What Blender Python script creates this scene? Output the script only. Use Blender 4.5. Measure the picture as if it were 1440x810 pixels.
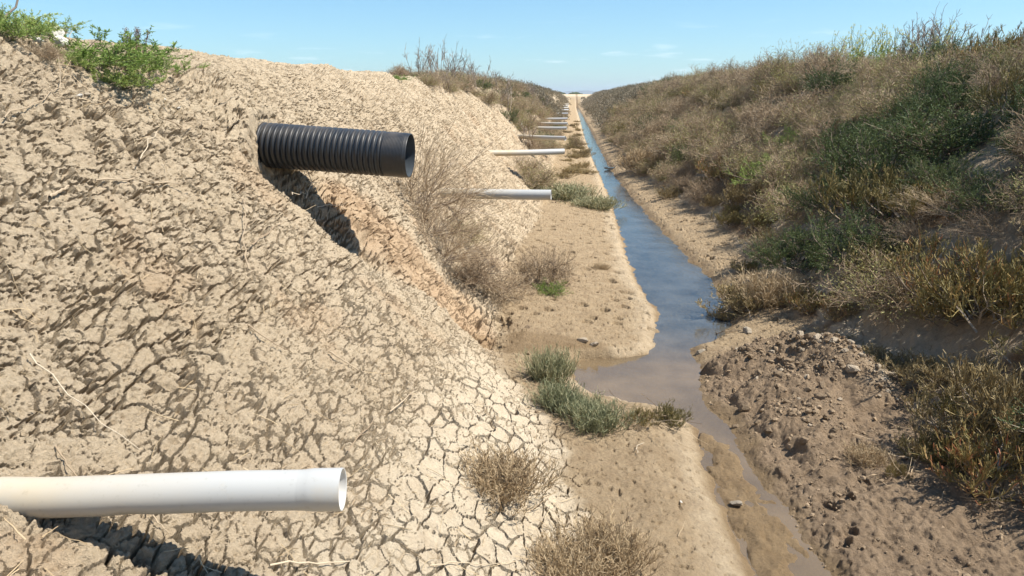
import bpy, math, random
import numpy as np
from mathutils import Vector

for o in list(bpy.data.objects):
    bpy.data.objects.remove(o)
SC = bpy.context.scene
COL = SC.collection
R = math.radians

# ------------------------------------------------------------------ camera
CAM_F = 1050.0
TH = math.atan(270 / CAM_F)
PS = math.atan(85 * math.cos(TH) / CAM_F)
CAM = np.array([0.0, 0.0, 2.1])
FW = np.array([-math.sin(PS) * math.cos(TH), math.cos(PS) * math.cos(TH), -math.sin(TH)])
RT = np.array([math.cos(PS), math.sin(PS), 0.0])
UP = np.cross(RT, FW)
cam = bpy.data.cameras.new('camera')
cam.sensor_width = 36.0
cam.lens = 36.0 * CAM_F / 1440.0
cam.clip_start = 0.05
cam.clip_end = 30000
camo = bpy.data.objects.new('camera', cam)
COL.objects.link(camo)
camo.location = CAM
camo.rotation_euler = Vector(FW).to_track_quat('-Z', 'Y').to_euler()
SC.camera = camo

# ------------------------------------------------------------------ light
SUN_EL, SUN_AZ = R(55), R(-5)          # azimuth measured from +X towards +Y
SUN = Vector((math.cos(SUN_EL) * math.cos(SUN_AZ), math.cos(SUN_EL) * math.sin(SUN_AZ), math.sin(SUN_EL)))
W = bpy.data.worlds.new('World')
SC.world = W
W.use_nodes = True
wn, wl = W.node_tree.nodes, W.node_tree.links
bgn = wn['Background']
sky = wn.new('ShaderNodeTexSky')
sky.sky_type = 'NISHITA'
sky.sun_disc = False
sky.sun_elevation = SUN_EL
sky.sun_rotation = math.atan2(SUN.x, SUN.y)
sky.air_density = 1.0
sky.dust_density = 0.15
sky.ozone_density = 2.0
tint = wn.new('ShaderNodeMix')
tint.data_type = 'RGBA'
tint.blend_type = 'MULTIPLY'
tint.inputs['Factor'].default_value = 1.0
tint.inputs['B'].default_value = (0.92, 1.03, 1.06, 1)
wl.new(sky.outputs[0], tint.inputs['A'])
tc0 = wn.new('ShaderNodeTexCoord')
sx0 = wn.new('ShaderNodeSeparateXYZ')
wl.new(tc0.outputs['Generated'], sx0.inputs[0])
rp0 = wn.new('ShaderNodeValToRGB')
rp0.color_ramp.elements[0].position = 0.0
rp0.color_ramp.elements[0].color = (0.56, 0.81, 0.98, 1)
rp0.color_ramp.elements[1].position = 0.30
rp0.color_ramp.elements[1].color = (0.70, 0.93, 1.02, 1)
wl.new(sx0.outputs['Z'], rp0.inputs[0])
wl.new(rp0.outputs[0], tint.inputs['B'])
# thin bright clouds low over the horizon
tc = wn.new('ShaderNodeTexCoord')
mp = wn.new('ShaderNodeMapping')
mp.inputs['Scale'].default_value = (6, 6, 46)
wl.new(tc.outputs['Generated'], mp.inputs[0])
nz = wn.new('ShaderNodeTexNoise')
nz.inputs['Scale'].default_value = 2.6
nz.inputs['Detail'].default_value = 5
wl.new(mp.outputs[0], nz.inputs['Vector'])
cr = wn.new('ShaderNodeMapRange')
cr.inputs['From Min'].default_value = 0.60
cr.inputs['From Max'].default_value = 0.80
wl.new(nz.outputs[0], cr.inputs['Value'])
sx = wn.new('ShaderNodeSeparateXYZ')
wl.new(tc.outputs['Generated'], sx.inputs[0])
lo = wn.new('ShaderNodeMapRange')
lo.inputs['From Min'].default_value = 0.10
lo.inputs['From Max'].default_value = 0.015
wl.new(sx.outputs['Z'], lo.inputs['Value'])
mu = wn.new('ShaderNodeMath')
mu.operation = 'MULTIPLY'
wl.new(cr.outputs[0], mu.inputs[0])
wl.new(lo.outputs[0], mu.inputs[1])
mu2 = wn.new('ShaderNodeMath')
mu2.operation = 'MULTIPLY'
mu2.inputs[1].default_value = 0.6
wl.new(mu.outputs[0], mu2.inputs[0])
cm = wn.new('ShaderNodeMix')
cm.data_type = 'RGBA'
cm.inputs['B'].default_value = (9.0, 9.6, 10.0, 1)
wl.new(mu2.outputs[0], cm.inputs['Factor'])
wl.new(tint.outputs['Result'], cm.inputs['A'])
wl.new(cm.outputs['Result'], bgn.inputs['Color'])
bgn.inputs['Strength'].default_value = 0.091

sl = bpy.data.lights.new('sun', 'SUN')
sl.energy = 5.0
sl.angle = R(0.5)
sl.color = (1.0, 0.945, 0.86)
slo = bpy.data.objects.new('sun', sl)
COL.objects.link(slo)
slo.rotation_euler = (-SUN).to_track_quat('-Z', 'Y').to_euler()
slo.location = (10, -5, 20)

SC.view_settings.view_transform = 'Standard'
SC.view_settings.look = 'None'
SC.view_settings.gamma = 1.0
SC.view_settings.exposure = 0.82
SC.view_settings.use_curve_mapping = False
SC.cycles.max_bounces = 6
SC.cycles.use_denoising = True
SC.cycles.denoiser = 'OPENIMAGEDENOISE'
SC.cycles.denoising_input_passes = 'RGB_ALBEDO_NORMAL'
SC.cycles.denoising_prefilter = 'ACCURATE'
SC.cycles.transparent_max_bounces = 8

# ------------------------------------------------------------------ noise
f32 = np.float32
_GA = np.linspace(0, 2 * np.pi, 256, endpoint=False)
_GX, _GY = np.cos(_GA).astype(f32), np.sin(_GA).astype(f32)

def _hash(ix, iy, seed):
    h = ix.astype(np.uint32) * np.uint32(374761393) + iy.astype(np.uint32) * np.uint32(668265263) + np.uint32((seed * 1274126177) & 0xffffffff)
    h ^= h >> np.uint32(13)
    h *= np.uint32(1274126177)
    h ^= h >> np.uint32(16)
    h *= np.uint32(2246822519)
    h ^= h >> np.uint32(15)
    return h

def perlin(x, y, seed=0):
    x = np.asarray(x, f32); y = np.asarray(y, f32)
    fx = np.floor(x); fy = np.floor(y)
    ix = fx.astype(np.int32); iy = fy.astype(np.int32)
    dx = x - fx; dy = y - fy
    u = dx * dx * dx * (dx * (dx * 6 - 15) + 10)
    v = dy * dy * dy * (dy * (dy * 6 - 15) + 10)
    def g(a, b):
        h = _hash(ix + a, iy + b, seed) & np.uint32(255)
        return _GX[h] * (dx - a) + _GY[h] * (dy - b)
    n0 = g(0, 0); n0 += u * (g(1, 0) - n0)
    n1 = g(0, 1); n1 += u * (g(1, 1) - n1)
    return (n0 + v * (n1 - n0)) * f32(1.5)

def fbm(x, y, seed=0, oct=3, gain=0.5):
    s = 0; a = 1.0
    for i in range(oct):
        s = s + a * perlin(x * 2.03 ** i + 17.3 * i, y * 2.03 ** i - 9.1 * i, seed + i)
        a *= gain
    return s

def worley(x, y, seed=0, jit=0.9):
    x = np.asarray(x, f32); y = np.asarray(y, f32)
    ix = np.floor(x).astype(np.int32); iy = np.floor(y).astype(np.int32)
    F1 = np.full(x.shape, 9, f32); F2 = np.full(x.shape, 9, f32); ID = np.zeros(x.shape, f32)
    for a in (-1, 0, 1):
        for b in (-1, 0, 1):
            cx = ix + a; cy = iy + b
            h = _hash(cx, cy, seed)
            px = cx + f32(0.5) + jit * ((h & np.uint32(1023)).astype(f32) / 1023 - f32(0.5))
            py = cy + f32(0.5) + jit * (((h >> np.uint32(10)) & np.uint32(1023)).astype(f32) / 1023 - f32(0.5))
            d = np.sqrt((x - px) ** 2 + (y - py) ** 2)
            c = d < F1
            F2 = np.where(c, F1, np.minimum(F2, d))
            ID = np.where(c, ((h >> np.uint32(20)) & np.uint32(1023)).astype(f32) / 1023, ID)
            F1 = np.where(c, d, F1)
    return F1, F2, ID

def ss(a, b, x):
    t = np.clip((x - a) / (b - a), 0, 1)
    return t * t * (3 - 2 * t)

# ------------------------------------------------------------------ macro shape of the ditch
WATER = 0.02
def toeL(Y): return np.interp(Y, [-6, 1, 2.5, 3.2, 3.7, 4.2, 5, 6.2, 8, 12, 20, 40, 160], [.4, .3, .1, 0, -.06, -.16, -.5, -.6, -.72, -.5, -.5, -.6, -.6])
def sL(Y): return np.interp(Y, [-6, 2.9, 3.8, 4.53, 4.65, 4.78, 4.9, 5.2, 5.5, 5.66, 5.76, 5.84, 5.95, 6.17, 7.16, 8.65, 11.5, 15, 19.7, 25.4, 42, 77, 160],
                           [.8, .85, .84, .84, .72, .5, .3, .1, .03, .06, .16, .5, .72, .8, .90, .80, .81, .85, .82, .75, .7, .75, .75])
def sR(Y): return np.interp(Y, [-6, 3.0, 3.34, 3.8, 4.55, 5.0, 5.75, 5.95, 6.12, 6.45, 7.47, 8.37, 10.9, 14.6, 19.7, 25.4, 33, 42, 77, 160],
                           [1.17, 1.17, 1.15, 1.11, 1.05, .95, 1.05, 1.0, 1.04, 1.42, 1.60, 1.68, 1.50, 1.36, 1.16, 1.14, 1.12, 1.15, 1.15, 1.1])
def toeR(Y): return np.interp(Y, [-6, 3.3, 3.7, 5.1, 5.85, 7.15, 9, 11.5, 14.9, 22, 40, 160], [2.3, 2.2, 2.1, 2.25, 2.05, 2.0, 2.2, 2.3, 2.05, 1.75, 1.7, 1.7])

def wash_axis(X): return 5.10 + .62 * ss(-2.0, -.9, X) + 0.05 * np.sin(X * 5)

def ground(X, Y):
    X = np.asarray(X, float); Y = np.asarray(Y, float)
    X, Y = np.broadcast_arrays(X, Y)
    n1 = perlin(Y * 0.33 + 3, X * 0.2 + 1, 11)
    n2 = perlin(Y * 0.9 + 7, X * 0.8 + 4, 12)
    Xw = X + 0.10 * n1 * ss(-0.6, -1.6, X) + 0.05 * n2 * ss(-.5, -1.3, X)
    tl, a, b, tr = toeL(Y), sL(Y), sR(Y), toeR(Y)
    wig = 0.03 * perlin(Y * 1.3, Y * 0 + .5, 21) + 0.035 * perlin(Y * 4, Y * 0 + .2, 22) + .014 * perlin(Y * 13, X * 3, 24)
    wig2 = -.04 + 0.04 * perlin(Y * 1.1, Y * 0 + 9.5, 26) + 0.04 * perlin(Y * 3.4, Y * 0 + 4.2, 27) + .014 * perlin(Y * 12, X * 3, 28)
    farw = 1 - .3 * ss(12, 20, Y)
    a = a + wig * farw; b = b + wig2 * farw
    tl = tl + ss(6.5, 8, Y) * (.22 * perlin(Y * .45, Y * 0 + 2.5, 29) + .1 * perlin(Y * 1.4, Y * 0 + 6.5, 30))
    # left bank
    upper = np.interp(-Xw, [1.42, 2.3, 2.62, 2.85, 3.3, 5, 9, 40], [1.07, 2.02, 2.30, 2.41, 2.45, 2.35, 2.0, 1.9])
    t = np.clip((Xw + 1.42) / (tl + 1.42), 0, 1)
    low = 0.2 + 0.87 * (1 - t) ** 1.2
    # berm
    w = np.clip((a - X) / np.maximum(a - tl, .05), 0, 1)
    berm = WATER - .01 + 0.05 * ss(0, .16, a - X) + 0.14 * w ** .8
    # channel
    m = np.clip((X - a) / np.maximum(b - a, .05), 0, 1)
    deep = np.interp(Y, [0, 4.3, 4.9, 5.3, 6, 40], [-.022, -.020, .02, .09, .06, .07])
    chan = WATER - .01 - deep * np.sqrt(np.clip(4 * m * (1 - m), 0, 1)) + (.012 + .012 * ss(4.8, 4.4, Y)) * fbm(X * 6, Y * 4, 23, 3)
    # right flat and slope
    w2 = np.clip((X - b) / np.maximum(tr - b, .05), 0, 1)
    flat = WATER - .01 + 0.05 * ss(0, .2, X - b) + 0.14 * w2
    xs = X - tr + .12 * n1 * ss(0, 1, X - tr)
    slope = .2 + np.interp(xs, [0, .3, 2.3, 2.9, 3.8, 8, 40], [0, .17, 1.80, 2.16, 2.32, 2.1, 1.7])
    z = np.where(X < tl, np.where(Xw < -1.42, upper, low), np.where(X < a, berm, np.where(X < b, chan, np.where(X < tr, flat, slope))))
    # the wash-out below the corrugated pipe
    yc = wash_axis(X)
    wg = .06 * perlin(X * 4, Y * 4, 25)
    dg = Y - yc + wg
    g = np.exp(-np.abs(dg / np.where(dg < 0, .30, .42 + .25 * ss(-1.7, -.9, X))) ** 2.4) * ss(-2.10, -2.02, X) * ss(-.30, -.85, X)
    z = z - .19 * ss(-1.55, -1.0, X) * g
    # notch under the corrugated pipe: deepens away from the path, then a steep wall
    yw = 4.93 + .34 * ss(-1.65, -1.1, X) + .7 * wg + .05 * perlin(X * 7, Y * 4, 34)
    hol = ss(4.52, 4.86, Y - .3 * ss(-1.65, -1.1, X)) * ss(.34, .0, Y - yw) * ss(-2.12, -2.04, X) * ss(-1.05, -1.55, X + .4 * wg)
    z = z - .25 * hol
    z = z + .22 * np.exp(-((Y - 5.02) / .30) ** 4) * ss(-2.75, -2.3, X) * ss(-2.04, -2.11, X)
    # lump at the near left end of the crest
    z = z + 0.13 * np.exp(-((X + 3.0) / .5) ** 2 - ((Y - 3.3) / .45) ** 2)
    # small rise between channel and glasswort
    z = z + .05 * np.exp(-((X - .5) / .22) ** 2) * ss(5.0, 4.2, Y) * ss(2.2, 3.0, Y)
    # far end: pale bank across the ditch, then the plain
    e = ss(150, 168, Y)
    plain = 1.75 + .78 * np.exp(-((Y - 182) / 9.) ** 2) * ss(30, 6, np.abs(X - 1))
    z = z * (1 - e) + plain * e
    z = np.where(Y < -2, z + 0, z)
    return z

def raydir(px, py):
    return FW + RT * (px - 720) / CAM_F + UP * (405 - py) / CAM_F

def at(px, py, lift=0.0):
    """the ground point seen in that direction from the path where the picture was taken"""
    d = raydir(px, py)
    t = np.concatenate([np.arange(1.0, 12, .01), np.arange(12, 200, .1)])
    P = CAM[None] + t[:, None] * d[None]
    below = P[:, 2] <= ground(P[:, 0], P[:, 1]) + lift
    if below.any():
        return P[int(np.argmax(below))]
    Q = CAM[None, :2] + t[:, None] * d[None, :2]           # over the crest: the skyline along that bearing
    zq = ground(Q[:, 0], Q[:, 1])
    m_ = (t > 2) & (t < 40)
    i = int(np.argmax(np.where(m_, (zq - CAM[2]) / t, -9)))
    return np.array([Q[i, 0], Q[i, 1], zq[i]])

# ------------------------------------------------------------------ mesh and naming helpers
def mesh_np(name, V, faces, smooth=False, attrs=None, mat_idx=None):
    """faces: list of (n,k) integer arrays"""
    me = bpy.data.meshes.new(name)
    V = np.ascontiguousarray(V, f32)
    me.vertices.add(len(V))
    me.vertices.foreach_set('co', V.ravel())
    fl = [np.asarray(f, np.int32) for f in faces if len(f)]
    nl = sum(f.size for f in fl); nf = sum(len(f) for f in fl)
    me.loops.add(nl); me.polygons.add(nf)
    me.loops.foreach_set('vertex_index', np.concatenate([f.ravel() for f in fl]))
    tot = np.concatenate([np.full(len(f), f.shape[1], np.int32) for f in fl])
    me.polygons.foreach_set('loop_start', np.concatenate([[0], np.cumsum(tot)[:-1]]).astype(np.int32))
    me.polygons.foreach_set('loop_total', tot)
    me.polygons.foreach_set('use_smooth', np.full(nf, bool(smooth)))
    for k, v in (attrs or {}).items():
        at_ = me.attributes.new(k, 'FLOAT', 'POINT')
        at_.data.foreach_set('value', np.ascontiguousarray(v, f32))
    me.update()
    me.validate()
    return me

def link(name, me, mat=None, parent=None):
    o = bpy.data.objects.new(name, me)
    if mat is not None and me is not None and not me.materials:
        me.materials.append(mat)
    COL.objects.link(o)
    if parent is not None:
        o.parent = parent
    return o

def tag(o, label=None, cat=None, group=None, kind=None):
    if label: o['label'] = label
    if cat: o['category'] = cat
    if group: o['group'] = group
    if kind: o['kind'] = kind
    return o

def thing(name, loc, label, cat, group=None, rz=0.0):
    o = link(name, None)
    o.empty_display_size = .1
    o.location = loc
    o.rotation_euler = (0, 0, rz)
    return tag(o, label, cat, group)

def copy_thing(src, name=None):
    c = src.copy()
    COL.objects.link(c)
    for ch in src.children:
        d = ch.copy()
        COL.objects.link(d)
        d.parent = c
    return c

# ------------------------------------------------------------------ materials
def nodes(name):
    m = bpy.data.materials.new(name)
    m.use_nodes = True
    nt = m.node_tree
    return m, nt.nodes, nt.links, nt.nodes['Principled BSDF']

def ramp(n, l, src, stops):
    r = n.new('ShaderNodeValToRGB')
    els = r.color_ramp.elements
    while len(els) < len(stops): els.new(0.5)
    for e, (p, c) in zip(els, stops):
        e.position = p
        e.color = (*c, 1)
    l.new(src, r.inputs[0])
    return r.outputs[0]

def noise(n, l, scale, detail=4, rough=.6, vec=None, dist=0):
    t = n.new('ShaderNodeTexNoise')
    t.inputs['Scale'].default_value = scale
    t.inputs['Detail'].default_value = detail
    t.inputs['Roughness'].default_value = rough
    t.inputs['Distortion'].default_value = dist
    if vec is not None: l.new(vec, t.inputs['Vector'])
    return t.outputs[0]

def mixc(n, l, fac, a, b, mode='MIX'):
    x = n.new('ShaderNodeMix')
    x.data_type = 'RGBA'
    x.blend_type = mode
    for s, v in (('Factor', fac), ('A', a), ('B', b)):
        if isinstance(v, (int, float)): x.inputs[s].default_value = v
        elif isinstance(v, tuple): x.inputs[s].default_value = (*v, 1)
        else: l.new(v, x.inputs[s])
    return x.outputs['Result']

def math_(n, l, op, a, b=None):
    x = n.new('ShaderNodeMath')
    x.operation = op
    for i, v in enumerate((a, b)):
        if v is None: continue
        if isinstance(v, (int, float)): x.inputs[i].default_value = v
        else: l.new(v, x.inputs[i])
    return x.outputs[0]

def attr(n, name):
    a = n.new('ShaderNodeAttribute')
    a.attribute_name = name
    return a.outputs['Fac']

def soil_material(name='dried_mud_soil'):
    m, n, l, p = nodes(name)
    g = n.new('ShaderNodeNewGeometry')
    pos = g.outputs['Position']
    big = noise(n, l, 1.3, 4, .6, pos)
    mid = noise(n, l, 9, 5, .65, pos)
    fine = noise(n, l, 70, 4, .7, pos)
    bank = ramp(n, l, big, [(.3, (.46, .37, .255)), (.55, (.53, .435, .31)), (.75, (.58, .49, .36))])
    bank = mixc(n, l, .5, bank, ramp(n, l, mid, [(.3, (.43, .335, .22)), (.6, (.55, .45, .31))]))
    plate = ramp(n, l, mid, [(.3, (.56, .46, .325)), (.65, (.66, .565, .415))])
    mud = ramp(n, l, mid, [(.25, (.27, .195, .115)), (.5, (.34, .255, .155)), (.75, (.41, .315, .20))])
    rust = ramp(n, l, mid, [(.3, (.42, .265, .15)), (.7, (.53, .37, .22))])
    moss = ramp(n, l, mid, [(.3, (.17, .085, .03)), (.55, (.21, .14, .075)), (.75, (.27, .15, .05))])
    clod = ramp(n, l, mid, [(.3, (.21, .15, .095)), (.7, (.31, .23, .15))])
    c = mixc(n, l, attr(n, 'mud'), bank, mud)
    c = mixc(n, l, attr(n, 'clod'), c, clod)
    c = mixc(n, l, attr(n, 'plate'), c, plate)
    c = mixc(n, l, attr(n, 'rust'), c, rust)
    c = mixc(n, l, attr(n, 'moss'), c, moss)
    wet = attr(n, 'wet')
    wetc = mixc(n, l, 1.0, c, (.62, .56, .46), 'MULTIPLY')
    c = mixc(n, l, wet, c, wetc)
    sp = ramp(n, l, fine, [(.3, (.78, .76, .74)), (.6, (1.08, 1.06, 1.04))])
    c = mixc(n, l, .8, c, sp, 'MULTIPLY')
    l.new(c, p.inputs['Base Color'])
    ro = n.new('ShaderNodeMapRange')
    l.new(wet, ro.inputs['Value'])
    ro.inputs['To Min'].default_value = .95
    ro.inputs['To Max'].default_value = .55
    l.new(ro.outputs[0], p.inputs['Roughness'])
    p.inputs['Specular IOR Level'].default_value = .25
    b = n.new('ShaderNodeBump')
    b.inputs['Strength'].default_value = 1.0
    b.inputs['Distance'].default_value = .020
    h = math_(n, l, 'ADD', noise(n, l, 60, 6, .75, pos), math_(n, l, 'MULTIPLY', noise(n, l, 170, 4, .7, pos), .5))
    l.new(h, b.inputs['Height'])
    l.new(b.outputs[0], p.inputs['Normal'])
    return m

SOIL = soil_material()

def simple(name, col, rough=.7, vary=.25, scale=20, spec=.3, bump=0.0):
    m, n, l, p = nodes(name)
    tcn = n.new('ShaderNodeTexCoord')
    nz_ = noise(n, l, scale, 4, .6, tcn.outputs['Object'])
    a = tuple(x * (1 - vary) for x in col); b = tuple(min(1, x * (1 + vary)) for x in col)
    l.new(ramp(n, l, nz_, [(.3, a), (.7, b)]), p.inputs['Base Color'])
    p.inputs['Roughness'].default_value = rough
    p.inputs['Specular IOR Level'].default_value = spec
    if bump:
        bb = n.new('ShaderNodeBump')
        bb.inputs['Strength'].default_value = .6
        bb.inputs['Distance'].default_value = bump
        l.new(noise(n, l, scale * 2, 5, .65, tcn.outputs['Object']), bb.inputs['Height'])
        l.new(bb.outputs[0], p.inputs['Normal'])
    return m

def leafmat(name, stops, trans=.3, rough=.6):
    """colour runs over the per-leaf value and the per-plant random value"""
    m, n, l, p = nodes(name)
    oi = n.new('ShaderNodeObjectInfo')
    f = math_(n, l, 'ADD', math_(n, l, 'MULTIPLY', attr(n, 'v'), .62), math_(n, l, 'MULTIPLY', oi.outputs['Random'], .38))
    c = ramp(n, l, f, stops)
    l.new(c, p.inputs['Base Color'])
    p.inputs['Roughness'].default_value = rough
    p.inputs['Specular IOR Level'].default_value = .25
    if trans:
        t = n.new('ShaderNodeBsdfTranslucent')
        l.new(c, t.inputs['Color'])
        mx = n.new('ShaderNodeMixShader')
        mx.inputs[0].default_value = trans
        l.new(p.outputs[0], mx.inputs[1])
        l.new(t.outputs[0], mx.inputs[2])
        l.new(mx.outputs[0], n['Material Output'].inputs['Surface'])
    return m

M_DRY = leafmat('dry_twig', [(0, (0.191, 0.136, 0.089)), (.5, (0.356, 0.266, 0.168)), (1, (0.564, 0.444, 0.293))], 0, .8)
M_BARE = leafmat('grey_bare_twig', [(0, (0.172, 0.132, 0.106)), (1, (0.356, 0.290, 0.224))], 0, .8)
M_STRAW = leafmat('straw', [(0, (0.275, 0.194, 0.112)), (.5, (0.450, 0.338, 0.200)), (1, (0.650, 0.525, 0.338))], .1, .7)
M_DRYLEAF = leafmat('greyish_scrub_leaf', [(0, (0.181, 0.180, 0.068)), (.5, (0.343, 0.325, 0.128)), (1, (0.487, 0.462, 0.196))], .2)
M_DARK = leafmat('dark_saltbush_leaf', [(0, (0.052, 0.081, 0.030)), (.5, (0.106, 0.143, 0.053)), (1, (0.221, 0.249, 0.096))], .25)
M_OLIVE = leafmat('olive_saltwort', [(0, (0.110, 0.100, 0.040)), (.5, (0.243, 0.208, 0.083)), (.85, (0.392, 0.285, 0.109)), (1, (0.471, 0.185, 0.101))], .25)
M_BROWNOL = leafmat('browned_saltwort', [(0, (0.179, 0.136, 0.071)), (.5, (0.359, 0.278, 0.136)), (.9, (0.520, 0.405, 0.198)), (1, (0.592, 0.287, 0.161))], .2)
M_GREEN = leafmat('fresh_green_leaf', [(0, (0.110, 0.192, 0.041)), (.5, (0.264, 0.365, 0.091)), (1, (0.547, 0.588, 0.203))], .35)
M_GLASS = leafmat('glasswort_green', [(0, (0.161, 0.189, 0.110)), (.5, (0.322, 0.340, 0.192)), (1, (0.579, 0.492, 0.302))], .25)
M_YEL = leafmat('yellow_petal', [(0, (.55, .50, .10)), (1, (.75, .70, .25))], .3)
M_DOCK = leafmat('dock_seed', [(0, (.10, .05, .03)), (1, (.22, .12, .07))], .1)
M_STEM = leafmat('woody_stem', [(0, (0.138, 0.106, 0.075)), (1, (0.312, 0.250, 0.181))], 0, .8)
M_GSTEM = leafmat('green_stem', [(0, (.09, .11, .05)), (1, (.20, .20, .10))], .1, .7)

# ------------------------------------------------------------------ terrain sheet
def seg(a, b, d):
    k = max(2, int(round(abs(b - a) / d)))
    return np.linspace(a, b, k, endpoint=False)

def build_terrain():
    xs = np.concatenate([-np.geomspace(6000, 9, 16), seg(-8, -4, .25), seg(-4, -2.95, .03), seg(-2.95, .05, .0033), seg(.05, 2.3, .0056),
                         seg(2.3, 5.2, .02), seg(5.2, 9, .2), np.geomspace(9, 6000, 16)])
    ys = [-np.geomspace(3000, 8, 8), seg(-7, 0, .2), seg(0, .7, .05), seg(.7, 1.3, .0045)]
    y = 1.3; L = []
    while y < 30:
        L.append(y); y += max(.0040, .0027 * y)
    while y < 200:
        L.append(y); y *= 1.014
    ys = np.concatenate(ys + [np.array(L), np.geomspace(y, 12000, 24)])
    X, Y = np.meshgrid(xs, ys)
    Z = ground(X, Y)
    gx = np.gradient(Z, axis=1) / np.gradient(X, axis=1)
    gy = np.gradient(Z, axis=0) / np.gradient(Y, axis=0)
    nl = np.sqrt(1 + gx * gx + gy * gy)
    NX, NY, NZ = -gx / nl, -gy / nl, 1 / nl
    # masks
    rag = .07 * perlin(X * 3, Y * 3, 31) + .03 * perlin(X * 11, Y * 11, 32)
    tl, a, b, tr = toeL(Y), sL(Y), sR(Y), toeR(Y)
    bank = ss(.06, -.06, X - tl + rag)
    right = ss(-.1, .15, X - tr + rag)
    mud = (1 - bank) * (1 - right)
    wash = np.exp(-((Y - wash_axis(X) - .16 + rag * 1.6 + .12 * perlin(X * 2.2, Y * 2.2, 33)) / .46) ** 2) * ss(-1.95, -1.6, X) * ss(-.45, -.75, X)
    wash = ss(.25, .75, wash)
    plate = bank * ss(1.05, .38, Z + rag * 3.2 + .12 * perlin(X * 5, Y * 5, 35)) * ss(5.25, 4.9, Y + rag) * ss(-.9, -.55, X + rag * 2 + .08 * (4 - Y))
    plate = np.maximum(plate, .8 * ss(.10, .02, X - tl + rag) * ss(5.2, 4.9, Y) * ss(-.9, -.6, X))
    clod = ss(.0, .12, X - b + rag) * ss(6.0, 5.6, Y + rag * 2) * (1 - right * .6) * ss(2.6, 2.2, X)
    wet = ss(.13, .0, np.maximum(a - X, X - b) + rag * .8) * .8
    wet = np.maximum(wet, .75 * ss(.3, .0, np.hypot((X + .25) / .6, (Y - 5.75) / .22) - 1 + rag * 3))
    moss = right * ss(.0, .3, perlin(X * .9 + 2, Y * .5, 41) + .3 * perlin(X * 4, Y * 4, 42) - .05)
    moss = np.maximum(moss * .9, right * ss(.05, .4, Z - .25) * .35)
    inner = (X > -3.6) & (X < 5.3) & (Y > .3) & (Y < 60)
    x = X[inner].astype(f32); yy = Y[inner].astype(f32); z = Z[inner].astype(f32)
    bk, pl, md, cl, ws, rg, wt = (q[inner].astype(f32) for q in (bank, plate, mud, clod, wash, right, wet))
    s = (x * .72 - z * .72)                       # runs down the bank face
    s = np.where(bk > .02, s, x)
    ya = yy * np.interp(yy, [1, 6, 12], [.72, .60, .55])      # the drying cracks run longer along the bank
    wx = s + .030 * fbm(s * 6, ya * 6, 51, 3)
    wy = ya + .030 * fbm(s * 6 + 31, ya * 6 + 7, 52, 3)
    D = np.zeros_like(x)
    # cracked clods on the bank
    F1, F2, ID = worley(wx / .086, wy / .086, 61, 1.0)
    e = (F2 - F1)
    wmod = .008 + .036 * ss(-.35, .5, fbm(s * 2.1, ya * 2.1, 62, 2)) + .066 * ss(-.02, .5, perlin(s * 8, ya * 8, 63))
    crack = ss(1, .70, e / wmod)
    F1b, F2b, IDb = worley(wx / .043 + 5, wy / .043, 64, 1.0)
    e2 = F2b - F1b
    crack2 = ss(1, .65, e2 / (.004 + .17 * ss(-.2, .5, perlin(s * 6, yy * 6, 65))))
    F1c, F2c, IDc = worley(s / .022, yy / .022, 66, 1.0)
    crumb = .006 * (.55 - F1c) + .006 * (IDc - .5)
    lump = .009 * fbm(s * 7, ya * 7, 67, 3) + .007 * perlin(s * 24, yy * 20, 68) + .009 * perlin(s * 50, yy * 40, 69) + .006 * perlin(s * 95, yy * 80, 74) - .008 * ss(.30, .62, perlin(s * 44, yy * 34, 73)) - .006 * ss(.3, .6, perlin(s * 80, yy * 60, 75))
    smoothtop = np.clip(ss(1.75, 2.2, z) + .4 * ss(.2, .55, fbm(s * 1.3 + 4, ya * 1.6, 76, 2)), 0, 1)
    dB = lump + crumb + .006 * (ID - .5) + .004 * (IDb - .5) + .005 * ss(.0, .5, e) - (.065 * crack) * (1 - .75 * smoothtop) - (.035 * crack2) * (1 - .3 * smoothtop)
    dB += .026 * fbm(s * 1.7, ya * 1.7, 70, 3)
    # erosion rills on the bank past the second pipe
    ril = ss(7.0, 8.5, yy)
    dB += ril * (.05 * fbm(s * 1.2, yy * 3.4, 71, 3) - .03 * np.abs(perlin(s * .9, yy * 5, 72)))
    # mud plates
    px_, py_ = s + .025 * fbm(s * 6, ya * 6, 81, 3), ya + .025 * fbm(s * 6 + 9, ya * 6, 82, 3)
    G1, G2, GI = worley(px_ / .085, py_ / .085, 83, 1.0)
    ge = G2 - G1
    pcr = ss(1, .72, ge / (.022 + .066 * ss(-.2, .4, perlin(s * 5, yy * 5, 84))))
    dP = -.09 * pcr - .02 * crack2 * (GI > .5) + .006 * ss(.45, .06, ge) + .010 * (GI - .5) + .005 * fbm(s * 30, yy * 30, 85, 2)
    # smooth silt with small marks
    H1, H2, HI = worley(x / .21, yy / .21, 91, 1.0)
    dM = .014 * fbm(x * 4, yy * 4, 92, 3) + .0055 * fbm(x * 26, yy * 26, 93, 3) - .014 * ss(.42, .75, fbm(x * 24, yy * 24, 90, 2))
    hoof = (HI > .62) * ss(.27, .15, F1c * 0 + H1 + .06 * perlin(x * 30, yy * 30, 94)) * ss(6.2, 6.8, yy) * ss(20, 12, yy)
    dM -= .050 * hoof * (1 - wt)
    dM *= (1 - .6 * wt)
    # loose dug clods
    J1, J2, JI = worley(x / .075 + .3 * perlin(x * 20, yy * 20, 95), yy / .075, 96, 1.0)
    K1, K2, KI = worley(x / .033, yy / .033, 97, 1.0)
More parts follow.
